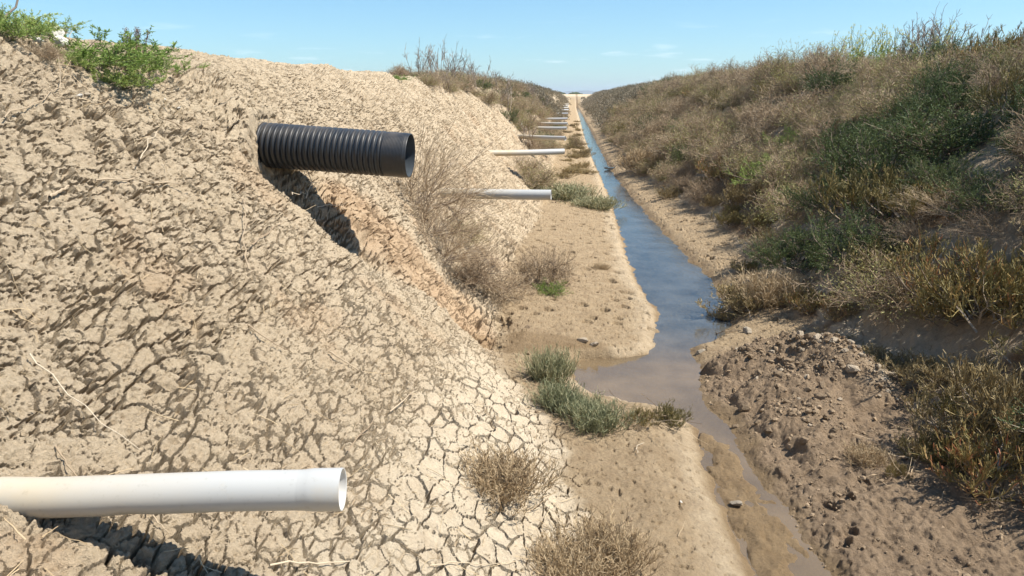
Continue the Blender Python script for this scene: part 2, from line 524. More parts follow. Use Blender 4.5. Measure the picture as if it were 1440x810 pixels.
    dC = .016 * np.maximum(0, .62 - J1) * (.25 + JI) + .014 * np.maximum(0, .6 - K1) * (.3 + KI) + .012 * fbm(x * 22, yy * 22, 100, 3) + .02 * fbm(x * 5, yy * 5, 98, 3) + .004 * perlin(x * 70, yy * 70, 99)
    # orange wash-out, blockier and smoother
    dW = .045 * fbm(s * 4.5, yy * 4.5, 101, 3) - .07 * crack - .03 * crack2 - .01 * ss(.3, .6, perlin(s * 40, yy * 34, 73)) + .010 * perlin(s * 20, yy * 20, 102) + .02 * (ID - .5)
    # right slope
    dR = .05 * fbm(x * 3, yy * 3, 103, 4) + .012 * fbm(x * 18, yy * 18, 104, 2) - .012 * crack * (1 - ss(.3, .6, z))
    bb = bk * (1 - ws)
    p2 = (ss(.20, .02, (X - tl + rag)[inner]) * ss(5.2, 4.8, Y[inner]) * ss(2.6, 3.2, Y[inner])).astype(f32)
    p2 *= ss(-.35, .15, perlin(x * 3.3, yy * 3.3, 86))
    D = bb * ((1 - pl) * dB + pl * dP) + bk * ws * dW + md * ((1 - cl) * ((1 - p2) * dM + p2 * .55 * dP) + cl * dC) + rg * dR
    # hollows and fissures in the near bank
    fis = np.zeros_like(x)
    for (qx, qy, rs, ry, dep) in PITS:
        q = at(qx, qy)
        s0 = q[0] * .72 - q[2] * .72
        dd = np.hypot((s - s0) / rs, (yy - q[1]) / ry) + .45 * fbm(s * 13, yy * 13, 111, 2)
        fis = np.maximum(fis, dep * ss(1.1, .55, dd))
    D -= fis
    hf = np.zeros_like(x)
    for (qx, qy) in HOOF:
        q = at(qx, qy)
        hf = np.maximum(hf, ss(1.1, .6, np.hypot((x - q[0]) / .036, (yy - q[1]) / .05) + .5 * perlin(x * 25, yy * 25, 112)))
    D -= .045 * hf
    fade = ss(60, 40, yy)
    Dn = np.zeros_like(X); Dn[inner] = D * fade
    V = np.stack([X + NX * Dn, Y + NY * Dn, Z + NZ * Dn], -1).reshape(-1, 3)
    ny, nx = X.shape
    idx = np.arange(ny * nx, dtype=np.int32).reshape(ny, nx)
    F = np.stack([idx[:-1, :-1], idx[:-1, 1:], idx[1:, 1:], idx[1:, :-1]], -1).reshape(-1, 4)
    rust = np.maximum(wash * .6, .28 * bank * (1 - plate) * ss(.25, .6, perlin(X * 1.9, Y * 1.9, 121) + .25 * perlin(X * 7, Y * 7, 122)) * ss(2.1, 1.6, Z))
    far = ss(1.7, 1.9, Z) * ss(140, 160, Y)
    rim = mud * (1 - clod) * ss(.02, .07, a - X) * ss(.34, .10, a - X + rag) * .35
    plate = np.maximum(plate, rim)
    A = dict(mud=np.maximum(np.clip(mud, 0, 1) * (1 - far), far * ss(.12, .0, Z - 1.9)), clod=clod * mud, plate=plate * (1 - wash), rust=rust, moss=moss * (1 - ss(140, 158, Y)), wet=wet)
    me = mesh_np('terrain', V, [F], True, {k: v.ravel() for k, v in A.items()})
    q4 = np.stack([Dn[:-1, :-1], Dn[:-1, 1:], Dn[1:, 1:], Dn[1:, :-1]])
    steep = (q4.max(0) - q4.min(0)).ravel() > .012
    if len(me.polygons) == len(steep):
        me.polygons.foreach_set('use_smooth', ~steep)
    o = link('terrain', me, SOIL)
    tag(o, 'pale cracked earth ditch banks with silty bottom running to the horizon', None, None, 'structure')

PITS = [(132, 165, .035, .09, .07), (128, 195, .05, .025, .08), (190, 212, .09, .06, .10), (165, 160, .07, .05, .05), (235, 190, .05, .05, .06),
        (75, 160, .03, .05, .05), (5, 245, .03, .03, .05), (275, 205, .05, .07, .05), (205, 240, .05, .03, .06), (100, 345, .02, .02, .02),
        (258, 185, .03, .10, .05), (8, 285, .02, .04, .04), (700, 455, .05, .16, .05)]
HOOF = [(1215, 678), (1190, 698), (1165, 713), (1195, 747), (1140, 672), (1185, 762)]
build_terrain()

# ------------------------------------------------------------------ water
def pool_y(n, l, g):
    s_ = n.new('ShaderNodeSeparateXYZ')
    l.new(g.outputs['Position'], s_.inputs[0])
    q = n.new('ShaderNodeMapRange')
    l.new(s_.outputs['Y'], q.inputs['Value'])
    q.inputs['From Min'].default_value = 6.8
    q.inputs['From Max'].default_value = 5.7
    return q.outputs[0]

def build_water():
    ys = np.concatenate([seg(-4, 4, .1), seg(4, 12, .06), np.geomspace(12, 158, 120)])
    a, b = sL(ys) - .22, sR(ys) + .22
    t = np.linspace(0, 1, 9)
    X = a[:, None] + (b - a)[:, None] * t[None]
    Y = np.repeat(ys[:, None], 9, 1)
    V = np.stack([X, Y, np.full_like(X, WATER)], -1).reshape(-1, 3)
    idx = np.arange(len(ys) * 9).reshape(-1, 9)
    F = np.stack([idx[:-1, :-1], idx[:-1, 1:], idx[1:, 1:], idx[1:, :-1]], -1).reshape(-1, 4)
    m, n, l, p = nodes('shallow_muddy_water')
    g = n.new('ShaderNodeNewGeometry')
    mp_ = n.new('ShaderNodeMapping')
    mp_.inputs['Scale'].default_value = (1.0, .75, 1)
    l.new(g.outputs['Position'], mp_.inputs[0])
    bmp = n.new('ShaderNodeBump')
    bmp.inputs['Strength'].default_value = .2
    bmp.inputs['Distance'].default_value = .01
    h = math_(n, l, 'ADD', noise(n, l, 22, 3, .6, mp_.outputs[0], .6), math_(n, l, 'MULTIPLY', noise(n, l, 4.5, 2, .5, mp_.outputs[0]), 1.4))
    l.new(h, bmp.inputs['Height'])
    gl = n.new('ShaderNodeBsdfGlossy')
    gl.inputs['Roughness'].default_value = .06
    l.new(bmp.outputs[0], gl.inputs['Normal'])
    tr_ = n.new('ShaderNodeBsdfTransparent')
    tr_.inputs['Color'].default_value = (.74, .78, .74, 1)
    df = n.new('ShaderNodeBsdfDiffuse')
    l.new(ramp(n, l, math_(n, l, 'MULTIPLY', pool_y(n, l, g), 1.0), [(0.0, (.22, .22, .20)), (1.0, (.26, .185, .105))]), df.inputs['Color'])
    murk = n.new('ShaderNodeMapRange')
    l.new(noise(n, l, 1.6, 3, .6, g.outputs['Position']), murk.inputs['Value'])
    murk.inputs['From Min'].default_value = .35
    murk.inputs['From Max'].default_value = .65
    murk.inputs['To Min'].default_value = .12
    murk.inputs['To Max'].default_value = .38
    # the pool is stirred up, the stream above it runs clearer
    sy = n.new('ShaderNodeSeparateXYZ')
    l.new(g.outputs['Position'], sy.inputs[0])
    pool = n.new('ShaderNodeMapRange')
    l.new(sy.outputs['Y'], pool.inputs['Value'])
    pool.inputs['From Min'].default_value = 7.2
    pool.inputs['From Max'].default_value = 5.4
    pool.inputs['To Max'].default_value = .34
    mx = n.new('ShaderNodeMixShader')
    l.new(math_(n, l, 'ADD', murk.outputs[0], pool.outputs[0]), mx.inputs[0])
    l.new(tr_.outputs[0], mx.inputs[1])
    l.new(df.outputs[0], mx.inputs[2])
    fr = n.new('ShaderNodeFresnel')
    fr.inputs['IOR'].default_value = 1.75
    l.new(bmp.outputs[0], fr.inputs['Normal'])
    m2 = n.new('ShaderNodeMixShader')
    l.new(fr.outputs[0], m2.inputs[0])
    l.new(mx.outputs[0], m2.inputs[1])
    l.new(gl.outputs[0], m2.inputs[2])
    l.new(m2.outputs[0], n['Material Output'].inputs['Surface'])
    o = link('water', mesh_np('water', V, [F], True), m)
    tag(o, 'shallow blue and brown drainage water winding along the ditch', None, None, 'structure')
build_water()

# ------------------------------------------------------------------ lathe-like pipe bodies
def frame_of(d):
    d = np.array(d, float); d /= np.linalg.norm(d)
    u = np.cross([0, 0, 1.0], d)
    if np.linalg.norm(u) < 1e-3: u = np.array([1.0, 0, 0])
    u /= np.linalg.norm(u)
    return d, u, np.cross(d, u)

def sweep(path, radii, n=40, sag=None):
    """rings along a path; returns V, F"""
    path = np.asarray(path, float); k = len(path)
    tan = np.gradient(path, axis=0)
    V = []
    th = np.linspace(0, 2 * np.pi, n, endpoint=False)
    d, u, v = frame_of(path[-1] - path[0])
    for i in range(k):
        V.append(path[i][None] + radii[i] * (np.cos(th)[:, None] * u + np.sin(th)[:, None] * v))
    V = np.concatenate(V)
    i = np.arange(k - 1)[:, None] * n; j = np.arange(n)[None]; j2 = (j + 1) % n
    F = np.stack([i + j, i + j2, i + n + j2, i + n + j], -1).reshape(-1, 4)
    return V, F

def pvc(name, dirt, col=(.43, .435, .42)):
    m, n, l, p = nodes(name)
    tcn = n.new('ShaderNodeTexCoord')
    st = noise(n, l, 6, 4, .6, tcn.outputs['Object'])
    sxn = n.new('ShaderNodeSeparateXYZ')
    l.new(tcn.outputs['Object'], sxn.inputs[0])
    mr = n.new('ShaderNodeMapRange')
    l.new(sxn.outputs['X'], mr.inputs['Value'])
    mr.inputs['From Min'].default_value = -.30
    mr.inputs['From Max'].default_value = -1.05
    splash = ramp(n, l, noise(n, l, 3.5, 6, .7, tcn.outputs['Object']), [(.50, (0, 0, 0)), (.70, (.65, .65, .65))])
    f = math_(n, l, 'MAXIMUM', math_(n, l, 'MULTIPLY', mr.outputs[0], math_(n, l, 'MULTIPLY', st, dirt * 1.6)), math_(n, l, 'MULTIPLY', splash, .7))
    c = mixc(n, l, f, col, (.50, .41, .27))
    scuff = ramp(n, l, noise(n, l, 45, 5, .7, tcn.outputs['Object']), [(.28, (.72, .70, .66)), (.42, (1, 1, 1))])
    c = mixc(n, l, .5, c, scuff, 'MULTIPLY')
    l.new(c, p.inputs['Base Color'])
    p.inputs['Roughness'].default_value = .38
    p.inputs['Specular IOR Level'].default_value = .4
    return m
M_PVC = pvc('white_pvc', 1.0)
M_PVCG = pvc('weathered_grey_pvc', .5, (.40, .41, .42))
M_PVCIN = simple('pvc_inner_wall', (.58, .57, .54), .5, .12, 12)

def tube_body(path, r, wall=.0035, n=36):
    V1, F1 = sweep(path, [r] * len(path), n)
    k = len(path)
    # lip and short inner wall
    path = np.asarray(path)
    d = (path[-1] - path[-2]); d /= np.linalg.norm(d)
    V2, F2 = sweep([path[-1], path[-1] + d * .0012, path[-1] + d * .0012], [r, r - wall * .3, r - wall], n)
    V = np.concatenate([V1, V2]); F = np.concatenate([F1, F2 + len(V1)])
    return V, F, d

def white_pipe(tip_px, root_px, Zt, label, r=.055, mat=M_PVC, socket=False, extra=.35, yoff=0.0, kink=False):
    def onz(q, z):
        d = raydir(*q); return CAM + d * (z - CAM[2]) / d[2]
    tip = onz(tip_px, Zt); root = onz(root_px, Zt)
    d = tip - root; L = np.linalg.norm(d); d = d / L
    start = root - d * extra
    root_o = thing('drain_pipe', tip, label, 'pipe', 'white drain pipes out of the left bank')
    rel = lambda q: np.asarray(q) - tip
    if kink:
        L2 = L + extra
        ts = np.linspace(0, 1, 40)
        P = [rel(start + d * L2 * t) + np.array([0, 0, -.012 * max(0, 1 - abs(t - .45) / .35) + .0]) for t in ts if t * L2 < L2 - .105]
        P = np.array(P)
        R_ = np.full(len(P), r)
        V, F = sweep(P, R_, 48)
        # dent where the pipe has been knocked
        dc = rel(onz((180, 700), Zt)) + np.array([0, -.03, -.058])
        w = np.exp(-np.sum(((V - dc) / np.array([.03, .045, .03])) ** 2, 1))
        V = V + w[:, None] * np.array([0, .003, .006])
        link('pipe_body', mesh_np('pipe_body', V, [F], True), mat, root_o)
        e0 = P[-1]; dl = d
        ax = [e0 - dl * .004, e0 + dl * .008, e0 + dl * .02, e0 + dl * .03]
        sp = ax + [rel(tip) - dl * .003, rel(tip)]
        sr = [r + .0003, r + .0008, r + .0024, r + .0034, r + .0036, r + .0034]
        V1, F1 = sweep(sp, sr, 48)
        V2, F2 = sweep([rel(tip), rel(tip) + dl * .0006, rel(tip) - dl * .001], [r + .0034, r + .002, r - .0004], 48)
        link('pipe_socket', mesh_np('pipe_socket', np.concatenate([V1, V2]), [np.concatenate([F1, F2 + len(V1)])], True), mat, root_o)
        V3, F3 = sweep([rel(tip) - dl * .001, rel(tip) - dl * .10, rel(tip) - dl * .11, rel(tip) - dl * .14], [r - .0004, r - .0006, r - .005, r - .005], 48)
        link('inner_wall', mesh_np('inner_wall', V3, [F3], True), M_PVCIN, root_o)
    else:
        P = np.array([rel(start + d * (L + extra) * t) for t in np.linspace(0, 1, 12)])
        P[:, 2] += -.006 * np.sin(np.linspace(0, 3.1, 12))
        V, F, dl = tube_body(P, r)
        link('pipe_body', mesh_np('pipe_body', V, [F], True), mat, root_o)
        V3, F3 = sweep([P[-1], P[-1] - dl * .5], [r - .0036, r - .0036], 36)
        link('inner_wall', mesh_np('inner_wall', V3, [F3], True), M_PVCIN, root_o)
    return root_o

white_pipe((482, 688), (0, 695), 1.07, 'long white plastic drain pipe with flared socket end and brown stain, nearest of all', r=.0535, socket=True, extra=.5, kink=True)
PIPES = [((775, 274), (630, 271), 'white drain pipe sticking out beside the dead shrub past the corrugated pipe', M_PVC),
         ((793, 213), (700, 215), 'white drain pipe out of bare bank above dry and green shrub, third along', M_PVC),
         ((795, 194.5), (735, 192), 'thin white drain pipe in front of dark green scrub, fourth along the ditch', M_PVC),
         ((797, 180.3), (768, 180), 'short white drain pipe, front one of a close pair above the silt', M_PVC),
         ((798, 174), (770, 173.6), 'short white drain pipe, rear one of a close pair before the grey pipes', M_PVC),
         ((798, 167), (773, 167), 'grey drain pipe, nearest of the three weathered grey ones', M_PVCG),
         ((799, 159.7), (774, 159.7), 'grey drain pipe, middle one of the three weathered grey ones', M_PVCG),
         ((799, 154.3), (778, 155), 'grey drain pipe, farthest of the three weathered grey ones', M_PVCG),
         ((799, 151.2), (788, 151.4), 'far white drain pipe just beyond the grey pipes', M_PVC),
         ((799, 148.6), (791, 148.8), 'very small far white drain pipe second beyond the grey pipes', M_PVC),
         ((799.5, 146.4), (792, 146.5), 'last tiny white drain pipe visible towards the end of the ditch', M_PVC)]
for tp, rp, lab, mt in PIPES:
    white_pipe(tp, rp, 1.07, lab, mat=mt)

# ------------------------------------------------------------------ corrugated pipe
def corrugated_pipe():
    dT = raydir(577, 219); dR = raydir(376, 204)
    tip = CAM + dT * (5.0 / dT[1]); root = CAM + dR * (5.02 / dR[1])
    d = tip - root; L = np.linalg.norm(d); d /= L
    t = thing('corrugated_pipe', tip, 'big black ribbed plastic pipe jutting out of the left bank', 'pipe')
    ro, ri = .151, .128
    m, n, l, p = nodes('black_ribbed_plastic')
    tcn = n.new('ShaderNodeTexCoord')
    dust = noise(n, l, 9, 5, .65, tcn.outputs['Object'])
    g = n.new('ShaderNodeNewGeometry')
    sxn = n.new('ShaderNodeSeparateXYZ')
    l.new(g.outputs['Normal'], sxn.inputs[0])
    upf = math_(n, l, 'MULTIPLY', math_(n, l, 'MAXIMUM', sxn.outputs['Z'], 0.0), .35)
    fac = math_(n, l, 'MULTIPLY', upf, ramp(n, l, dust, [(.35, (0, 0, 0)), (.65, (1, 1, 1))]))
    l.new(mixc(n, l, fac, (.018, .020, .023), (.20, .165, .125)), p.inputs['Base Color'])
    p.inputs['Roughness'].default_value = .42
    p.inputs['Specular IOR Level'].default_value = .55
    # ribs
    pitch = .0375
    start, end = -(L + .35), -.165
    N = int((end - start) / pitch)
    path, rad = [], []
    prof = [(0, ri), (.14, ri + .002), (.24, ro - .003), (.32, ro), (.68, ro), (.76, ro - .003), (.86, ri + .002)]
    for k in range(N):
        for (q, r_) in prof:
            path.append(d * (end - (N - k) * pitch + q * pitch)); rad.append(r_)
    path.append(d * end); rad.append(ri)
    V, F = sweep(path, rad, 64)
    link('ribbed_body', mesh_np('ribbed_body', V, [F], True), m, t)
    # plain collar with fine rings at the mouth
    path, rad = [d * (end - .004), d * (end + .0)], [ri, ro - .012]
    q = end + .002
    path.append(d * q); rad.append(ro - .004)
    while q < -.022:
        path += [d * q, d * (q + .003), d * (q + .006), d * (q + .0085)]
        rad += [ro - .004, ro - .0028, ro - .0028, ro - .004]
        q += .0095
    path += [d * -.004, d * 0.0, d * -.001]
    rad += [ro - .004, ro - .005, ro - .011]
    V, F = sweep(path, rad, 64)
    link('end_collar', mesh_np('end_collar', V, [F], True), m, t)
    V, F = sweep([d * -.001, d * -.08, d * -1.2], [ro - .011, ro - .0125, ro - .024], 64)
    link('inner_liner', mesh_np('inner_liner', V, [F], True), simple('bluish_grey_liner', (.05, .06, .07), .4, .2, 10, .5), t)
    return tip, d
BP_TIP, BP_DIR = corrugated_pipe()

# ------------------------------------------------------------------ plant kit
def nrm(a): return a / np.maximum(np.linalg.norm(a, axis=-1, keepdims=True), 1e-9)

class Kit:
    def __init__(s, seed): s.r = np.random.default_rng(seed)
    def grow(s, S, D, L, k, wob, up):
        P = [S]; d = nrm(D); L = np.broadcast_to(np.asarray(L, float), (len(S),))
        for i in range(k - 1):
            d = nrm(d + wob * s.r.normal(size=d.shape) + np.array([0, 0, up]))
            P.append(P[-1] + d * (L / (k - 1))[:, None])
        return np.stack(P, 1)
    def kids(s, P, m, tmin, spread, tmax=1.0):
        n, k, _ = P.shape
        i = np.repeat(np.arange(n), m)
        t = s.r.uniform(tmin, tmax, n * m) * (k - 1)
        j = np.minimum(t.astype(int), k - 2); f = (t - j)[:, None]
        S = P[i, j] * (1 - f) + P[i, j + 1] * f
        D = nrm(nrm(P[i, j + 1] - P[i, j]) + spread * s.r.normal(size=(n * m, 3)))
        return S, D

class Geo:
    def __init__(s): s.V, s.F, s.A, s.n = [], {3: [], 4: []}, [], 0
    def tubes(s, P, r0, r1, rng, sides=3, v=None):
        n, k, _ = P.shape
        r0 = np.broadcast_to(np.asarray(r0, float), (n,)); r1 = np.broadcast_to(np.asarray(r1, float), (n,))
        d = nrm(P[:, -1] - P[:, 0])
        ref = rng.normal(size=(n, 3))
        u = nrm(np.cross(d, ref)); w = np.cross(d, u)
        th = np.linspace(0, 2 * np.pi, sides, endpoint=False)
        ring = np.cos(th)[None, :, None] * u[:, None] + np.sin(th)[None, :, None] * w[:, None]
        tt = np.linspace(0, 1, k)
        rr = r0[:, None] * (1 - tt) + r1[:, None] * tt
        V = P[:, :, None, :] + rr[:, :, None, None] * ring[:, None]
        base = s.n + (np.arange(n) * k * sides)[:, None, None]
        i = (np.arange(k - 1) * sides)[None, :, None]; j = np.arange(sides)[None, None]; j2 = (j + 1) % sides
        F = np.stack([base + i + j, base + i + j2, base + i + sides + j2, base + i + sides + j], -1).reshape(-1, 4)
        s.V.append(V.reshape(-1, 3)); s.F[4].append(F)
        vv = rng.uniform(0, 1, n) if v is None else v
        s.A.append(np.repeat(vv, k * sides)); s.n += n * k * sides
    def leaves(s, S, D, ln, wd, rng, v=None, fold=.25):
        n = len(S)
        ln = np.broadcast_to(np.asarray(ln, float), (n,))[:, None]; wd = np.broadcast_to(np.asarray(wd, float), (n,))[:, None]
        d = nrm(D); u = nrm(np.cross(d, rng.normal(size=(n, 3)))); w = np.cross(d, u)
        a = S; c = S + d * ln
        m = S + d * ln * .5 + w * ln * .12
        V = np.stack([a, m + u * wd, c, m - u * wd], 1)
        i = s.n + np.arange(n)[:, None] * 4
        s.F[4].append(i + np.array([[0, 1, 2, 3]]))
        s.V.append(V.reshape(-1, 3))
        vv = rng.uniform(0, 1, n) if v is None else v
        s.A.append(np.repeat(vv, 4)); s.n += 4 * n
    def mesh(s, name):
        return mesh_np(name, np.concatenate(s.V), [np.concatenate(f) for f in s.F.values() if f], False, {'v': np.concatenate(s.A)})

def dome_dirs(rng, n, flat=.5, lo=.15):
    a = rng.uniform(0, 2 * np.pi, n); z = rng.uniform(lo, 1, n)
    h = np.sqrt(1 - np.minimum(z, 1) ** 2) + flat * .3
    return nrm(np.stack([np.cos(a) * h, np.sin(a) * h, z], 1))

# every plant below is drawn about 1 m across and scaled when planted
def p_dry(seed, leafy=.35, twig=1.0):
    k = Kit(seed); r = k.r
    st, fo = Geo(), Geo()
    n0 = 24
    b = np.c_[r.normal(0, .07, (n0, 2)), np.zeros(n0) - .03]
    P0 = k.grow(b, dome_dirs(r, n0, .8, .12), r.uniform(.32, .58, n0), 5, .16, .05)
    S, D = k.kids(P0, 7, .25, .65)
    P1 = k.grow(S, D, r.uniform(.14, .32, len(S)), 4, .2, .08)
    S, D = k.kids(P1, 7, .2, .7)
    P2 = k.grow(S, D, r.uniform(.07, .18, len(S)), 3, .22, .08)
    S, D = k.kids(P2, 2, .3, .8)
    P3 = k.grow(S, D, r.uniform(.04, .09, len(S)), 2, .2, .05)
    st.tubes(P0, .008, .003, r); st.tubes(P1, .0035, .0017, r)
    fo.tubes(P2, .0020 * twig, .0013 * twig, r); fo.tubes(P3, .0016 * twig, .0010 * twig, r)
    nl = int(len(P3) * 1.4 * leafy)
    if nl:
        S, D = k.kids(P3[r.choice(len(P3), nl)], 1, .1, 1.0)
        fo.leaves(S, D, r.uniform(.010, .022, nl), .0035, r)
    return [('stems', st, M_STEM), ('twigs', fo, M_DRY)]

def p_scrub(seed):
    parts = p_dry(seed, 0)
    k = Kit(seed + 5); r = k.r
    fo = Geo()
    n = 5200
    a = r.uniform(0, 2 * np.pi, n); rad = r.uniform(.45, 1, n) ** .5
    d = dome_dirs(r, n, .5, -.05)
    lump = .38 + .10 * np.sin(a * 3 + seed) + .08 * r.normal(size=n)
    S = d * (lump * rad * 1.15)[:, None]; S[:, 2] = np.maximum(S[:, 2], 0) * 1.1
    cl = fbm(S[:, 0] * 9 + seed, S[:, 1] * 9 + S[:, 2] * 7, seed, 2)
    S = S[cl > -.12]; d = d[cl > -.12]
    fo.leaves(S, nrm(d + .7 * r.normal(size=S.shape) + [0, 0, .5]), r.uniform(.018, .04, len(S)), r.uniform(.003, .006, len(S)), r)
    return parts[:2] + [('foliage', fo, M_DRYLEAF)]

def p_dark(seed, mat=M_DARK, dense=9):
    k = Kit(seed); r = k.r
    st, fo = Geo(), Geo()
    n0 = 24
    b = np.c_[r.normal(0, .08, (n0, 2)), np.zeros(n0) - .03]
    P0 = k.grow(b, dome_dirs(r, n0, .7, .15), r.uniform(.3, .52, n0), 5, .15, .05)
    S, D = k.kids(P0, 8, .25, .6)
    P1 = k.grow(S, D, r.uniform(.14, .28, len(S)), 4, .2, .12)
    S, D = k.kids(P1, 6, .2, .6)
    P2 = k.grow(S, D, r.uniform(.06, .15, len(S)), 3, .2, .25)
    st.tubes(P0, .008, .003, r); st.tubes(P1, .0035, .002, r)
    fo.tubes(P2, .0018, .001, r, v=r.uniform(0, .6, len(P2)))
    S, D = k.kids(P2, dense, .1, .9)
    tone = np.repeat(r.uniform(0, 1, len(P2)), dense) * .6 + r.uniform(0, .4, len(S))
    fo.leaves(S, nrm(D + [0, 0, .35]), r.uniform(.012, .024, len(S)), r.uniform(.003, .0055, len(S)), r, tone)
    return [('stems', st, M_STEM), ('foliage', fo, mat)]

def p_wort(seed, mat=M_OLIVE, up=.45):
    """upright, jointed succulent shoots over a woody base"""
    k = Kit(seed); r = k.r
    st, fo = Geo(), Geo()
    n0 = 34
    b = np.c_[r.normal(0, .15, (n0, 2)), np.zeros(n0) - .03]
    P0 = k.grow(b, dome_dirs(r, n0, .5, .25), r.uniform(.22, .42, n0), 5, .2, .12)
    S, D = k.kids(P0, 7, .2, .6)
    P1 = k.grow(S, D, r.uniform(.10, .24, len(S)), 4, .22, .25)
    S, D = k.kids(P1, 6, .15, .55)
    P2 = k.grow(S, nrm(D + [0, 0, up]), r.uniform(.035, .11, len(S)), 3, .15, .3)
    S, D = k.kids(P2, 2, .2, .6)
    P3 = k.grow(S, nrm(D + [0, 0, up]), r.uniform(.02, .05, len(S)), 2, .1, .2)
    st.tubes(P0, .008, .0035, r); st.tubes(P1[: len(P1) * 3 // 5], .0035, .002, r)
    fo.tubes(P1[len(P1) * 3 // 5:], .003, .002, r)
    tone = r.uniform(0, 1, len(P2))
    fo.tubes(P2, .0030, .0022, r, v=tone)
    fo.tubes(P3, .0030, .0020, r, v=np.clip(np.repeat(tone, 2) + r.normal(0, .12, len(P3)), 0, 1))
    return [('stems', st, M_STEM), ('shoots', fo, mat)]

def p_brown(seed): return p_wort(seed, M_BROWNOL, .25)

def p_tuft(seed, mat=M_STRAW, up=.2, stemmat=M_STRAW):
    """knee-high dry tuft of wiry shoots, about 1 m across before scaling"""
    k = Kit(seed); r = k.r
    fo, st = Geo(), Geo()
    n0 = 290
    b = np.c_[r.normal(0, .20, (n0, 2)), np.zeros(n0) - .03]
    d = nrm(np.c_[b[:, :2] * 1.6 + r.normal(0, .25, (n0, 2)), np.full(n0, .75)])
    P0 = k.grow(b, d, r.uniform(.3, .62, n0), 5, .14, up)
    S, D = k.kids(P0, 5, .15, .5)
    P1 = k.grow(S, D, r.uniform(.10, .25, len(S)), 3, .16, up)
    S, D = k.kids(P1, 2, .3, .55)
    P2 = k.grow(S, D, r.uniform(.05, .11, len(S)), 2, .16, up)
    st.tubes(P0, .006, .0035, r)
    fo.tubes(P1, .0045, .003, r); fo.tubes(P2, .004, .0026, r)
    return [('stems', st, stemmat), ('shoots', fo, mat)]

def p_glass(seed): return p_tuft(seed, M_GLASS, .4, M_GSTEM)
def p_green(seed): return p_dark(seed, M_GREEN, 10)

def p_weed(seed):
    """sprawling fresh-leaved weed"""
    k = Kit(seed); r = k.r
    st, fo = Geo(), Geo()
    n0 = 40
    b = np.c_[r.normal(0, .16, (n0, 2)), np.zeros(n0) - .03]
    a = r.uniform(0, 2 * np.pi, n0)
    P0 = k.grow(b, np.c_[np.cos(a), np.sin(a), r.uniform(.15, .8, n0)], r.uniform(.22, .46, n0), 6, .2, .06)
    S, D = k.kids(P0, 6, .15, .6)
    P1 = k.grow(S, D, r.uniform(.08, .18, len(S)), 4, .2, .2)
    st.tubes(P0, .004, .002, r); st.tubes(P1, .002, .0012, r)
    S, D = k.kids(P1, 22, .05, 1.0)
    fo.leaves(S, nrm(D + [0, 0, .2]), r.uniform(.02, .045, len(S)), r.uniform(.003, .006, len(S)), r)
    return [('stems', st, M_GSTEM), ('leaves', fo, M_GREEN)]

def p_mustard(seed):
    k = Kit(seed); r = k.r
    st, fo, fl = Geo(), Geo(), Geo()
    n0 = 16
    b = np.c_[r.normal(0, .13, (n0, 2)), np.zeros(n0) - .03]
    P0 = k.grow(b, nrm(np.c_[r.normal(0, .3, (n0, 2)), np.ones(n0)]), r.uniform(.7, 1.05, n0), 7, .1, .1)
    S, D = k.kids(P0, 7, .35, .5)
    P1 = k.grow(S, D, r.uniform(.15, .32, len(S)), 4, .14, .2)
    st.tubes(P0, .006, .0025, r); st.tubes(P1, .0025, .0014, r)
    S, D = k.kids(P0, 30, .0, 1.0, .6)
    fo.leaves(S, D, r.uniform(.04, .10, len(S)), r.uniform(.012, .026, len(S)), r)
    S, D = k.kids(P1, 8, .0, 1.0)
    fo.leaves(S, D, r.uniform(.015, .03, len(S)), .004, r)
    S, D = k.kids(P1, 3, .75, 1.0)
    for q in range(2):
        fl.leaves(S + r.normal(0, .006, S.shape), r.normal(size=S.shape), .024, .009, r)
    return [('stems', st, M_GSTEM), ('leaves', fo, M_GREEN), ('flowers', fl, M_YEL)]

def p_bare(seed):
    k = Kit(seed); r = k.r
    st, tw = Geo(), Geo()
    n0 = 9
    b = np.c_[r.normal(0, .16, (n0, 2)), np.zeros(n0) - .03]
    P0 = k.grow(b, nrm(np.c_[r.normal(0, .3, (n0, 2)), np.ones(n0)]), r.uniform(.55, 1.05, n0), 6, .1, .05)
    S, D = k.kids(P0, 6, .2, .5)
    P1 = k.grow(S, D, r.uniform(.12, .36, len(S)), 4, .14, .12)
    S, D = k.kids(P1, 4, .2, .5)
    P2 = k.grow(S, D, r.uniform(.05, .14, len(S)), 3, .14, .1)
    st.tubes(P0, .010, .005, r); tw.tubes(P1, .0055, .0035, r); tw.tubes(P2, .0038, .0025, r)
    return [('stems', st, M_BARE), ('twigs', tw, M_BARE)]

def p_dead(seed):
    """big dead fan of fine stems, leaning over to +X"""
    k = Kit(seed); r = k.r
    st, tw = Geo(), Geo()
    n0 = 40
    b = np.c_[r.normal(0, .10, n0), r.normal(0, .16, n0), np.zeros(n0) - .04]
    P0 = k.grow(b, nrm(np.c_[r.normal(.45, .45, n0), r.normal(0, .45, n0), r.uniform(.05, .9, n0)]), r.uniform(.45, .95, n0), 6, .09, .02)
    S, D = k.kids(P0, 8, .15, .32)
    P1 = k.grow(S, D, r.uniform(.15, .42, len(S)), 4, .12, .02)
    S, D = k.kids(P1, 4, .2, .45)
    P2 = k.grow(S, D, r.uniform(.06, .16, len(S)), 3, .14, 0)
    st.tubes(P0, .0035, .002, r); tw.tubes(P1, .0020, .0012, r); tw.tubes(P2, .0014, .0010, r)
    return [('stems', st, M_BARE), ('twigs', tw, M_DRY)]

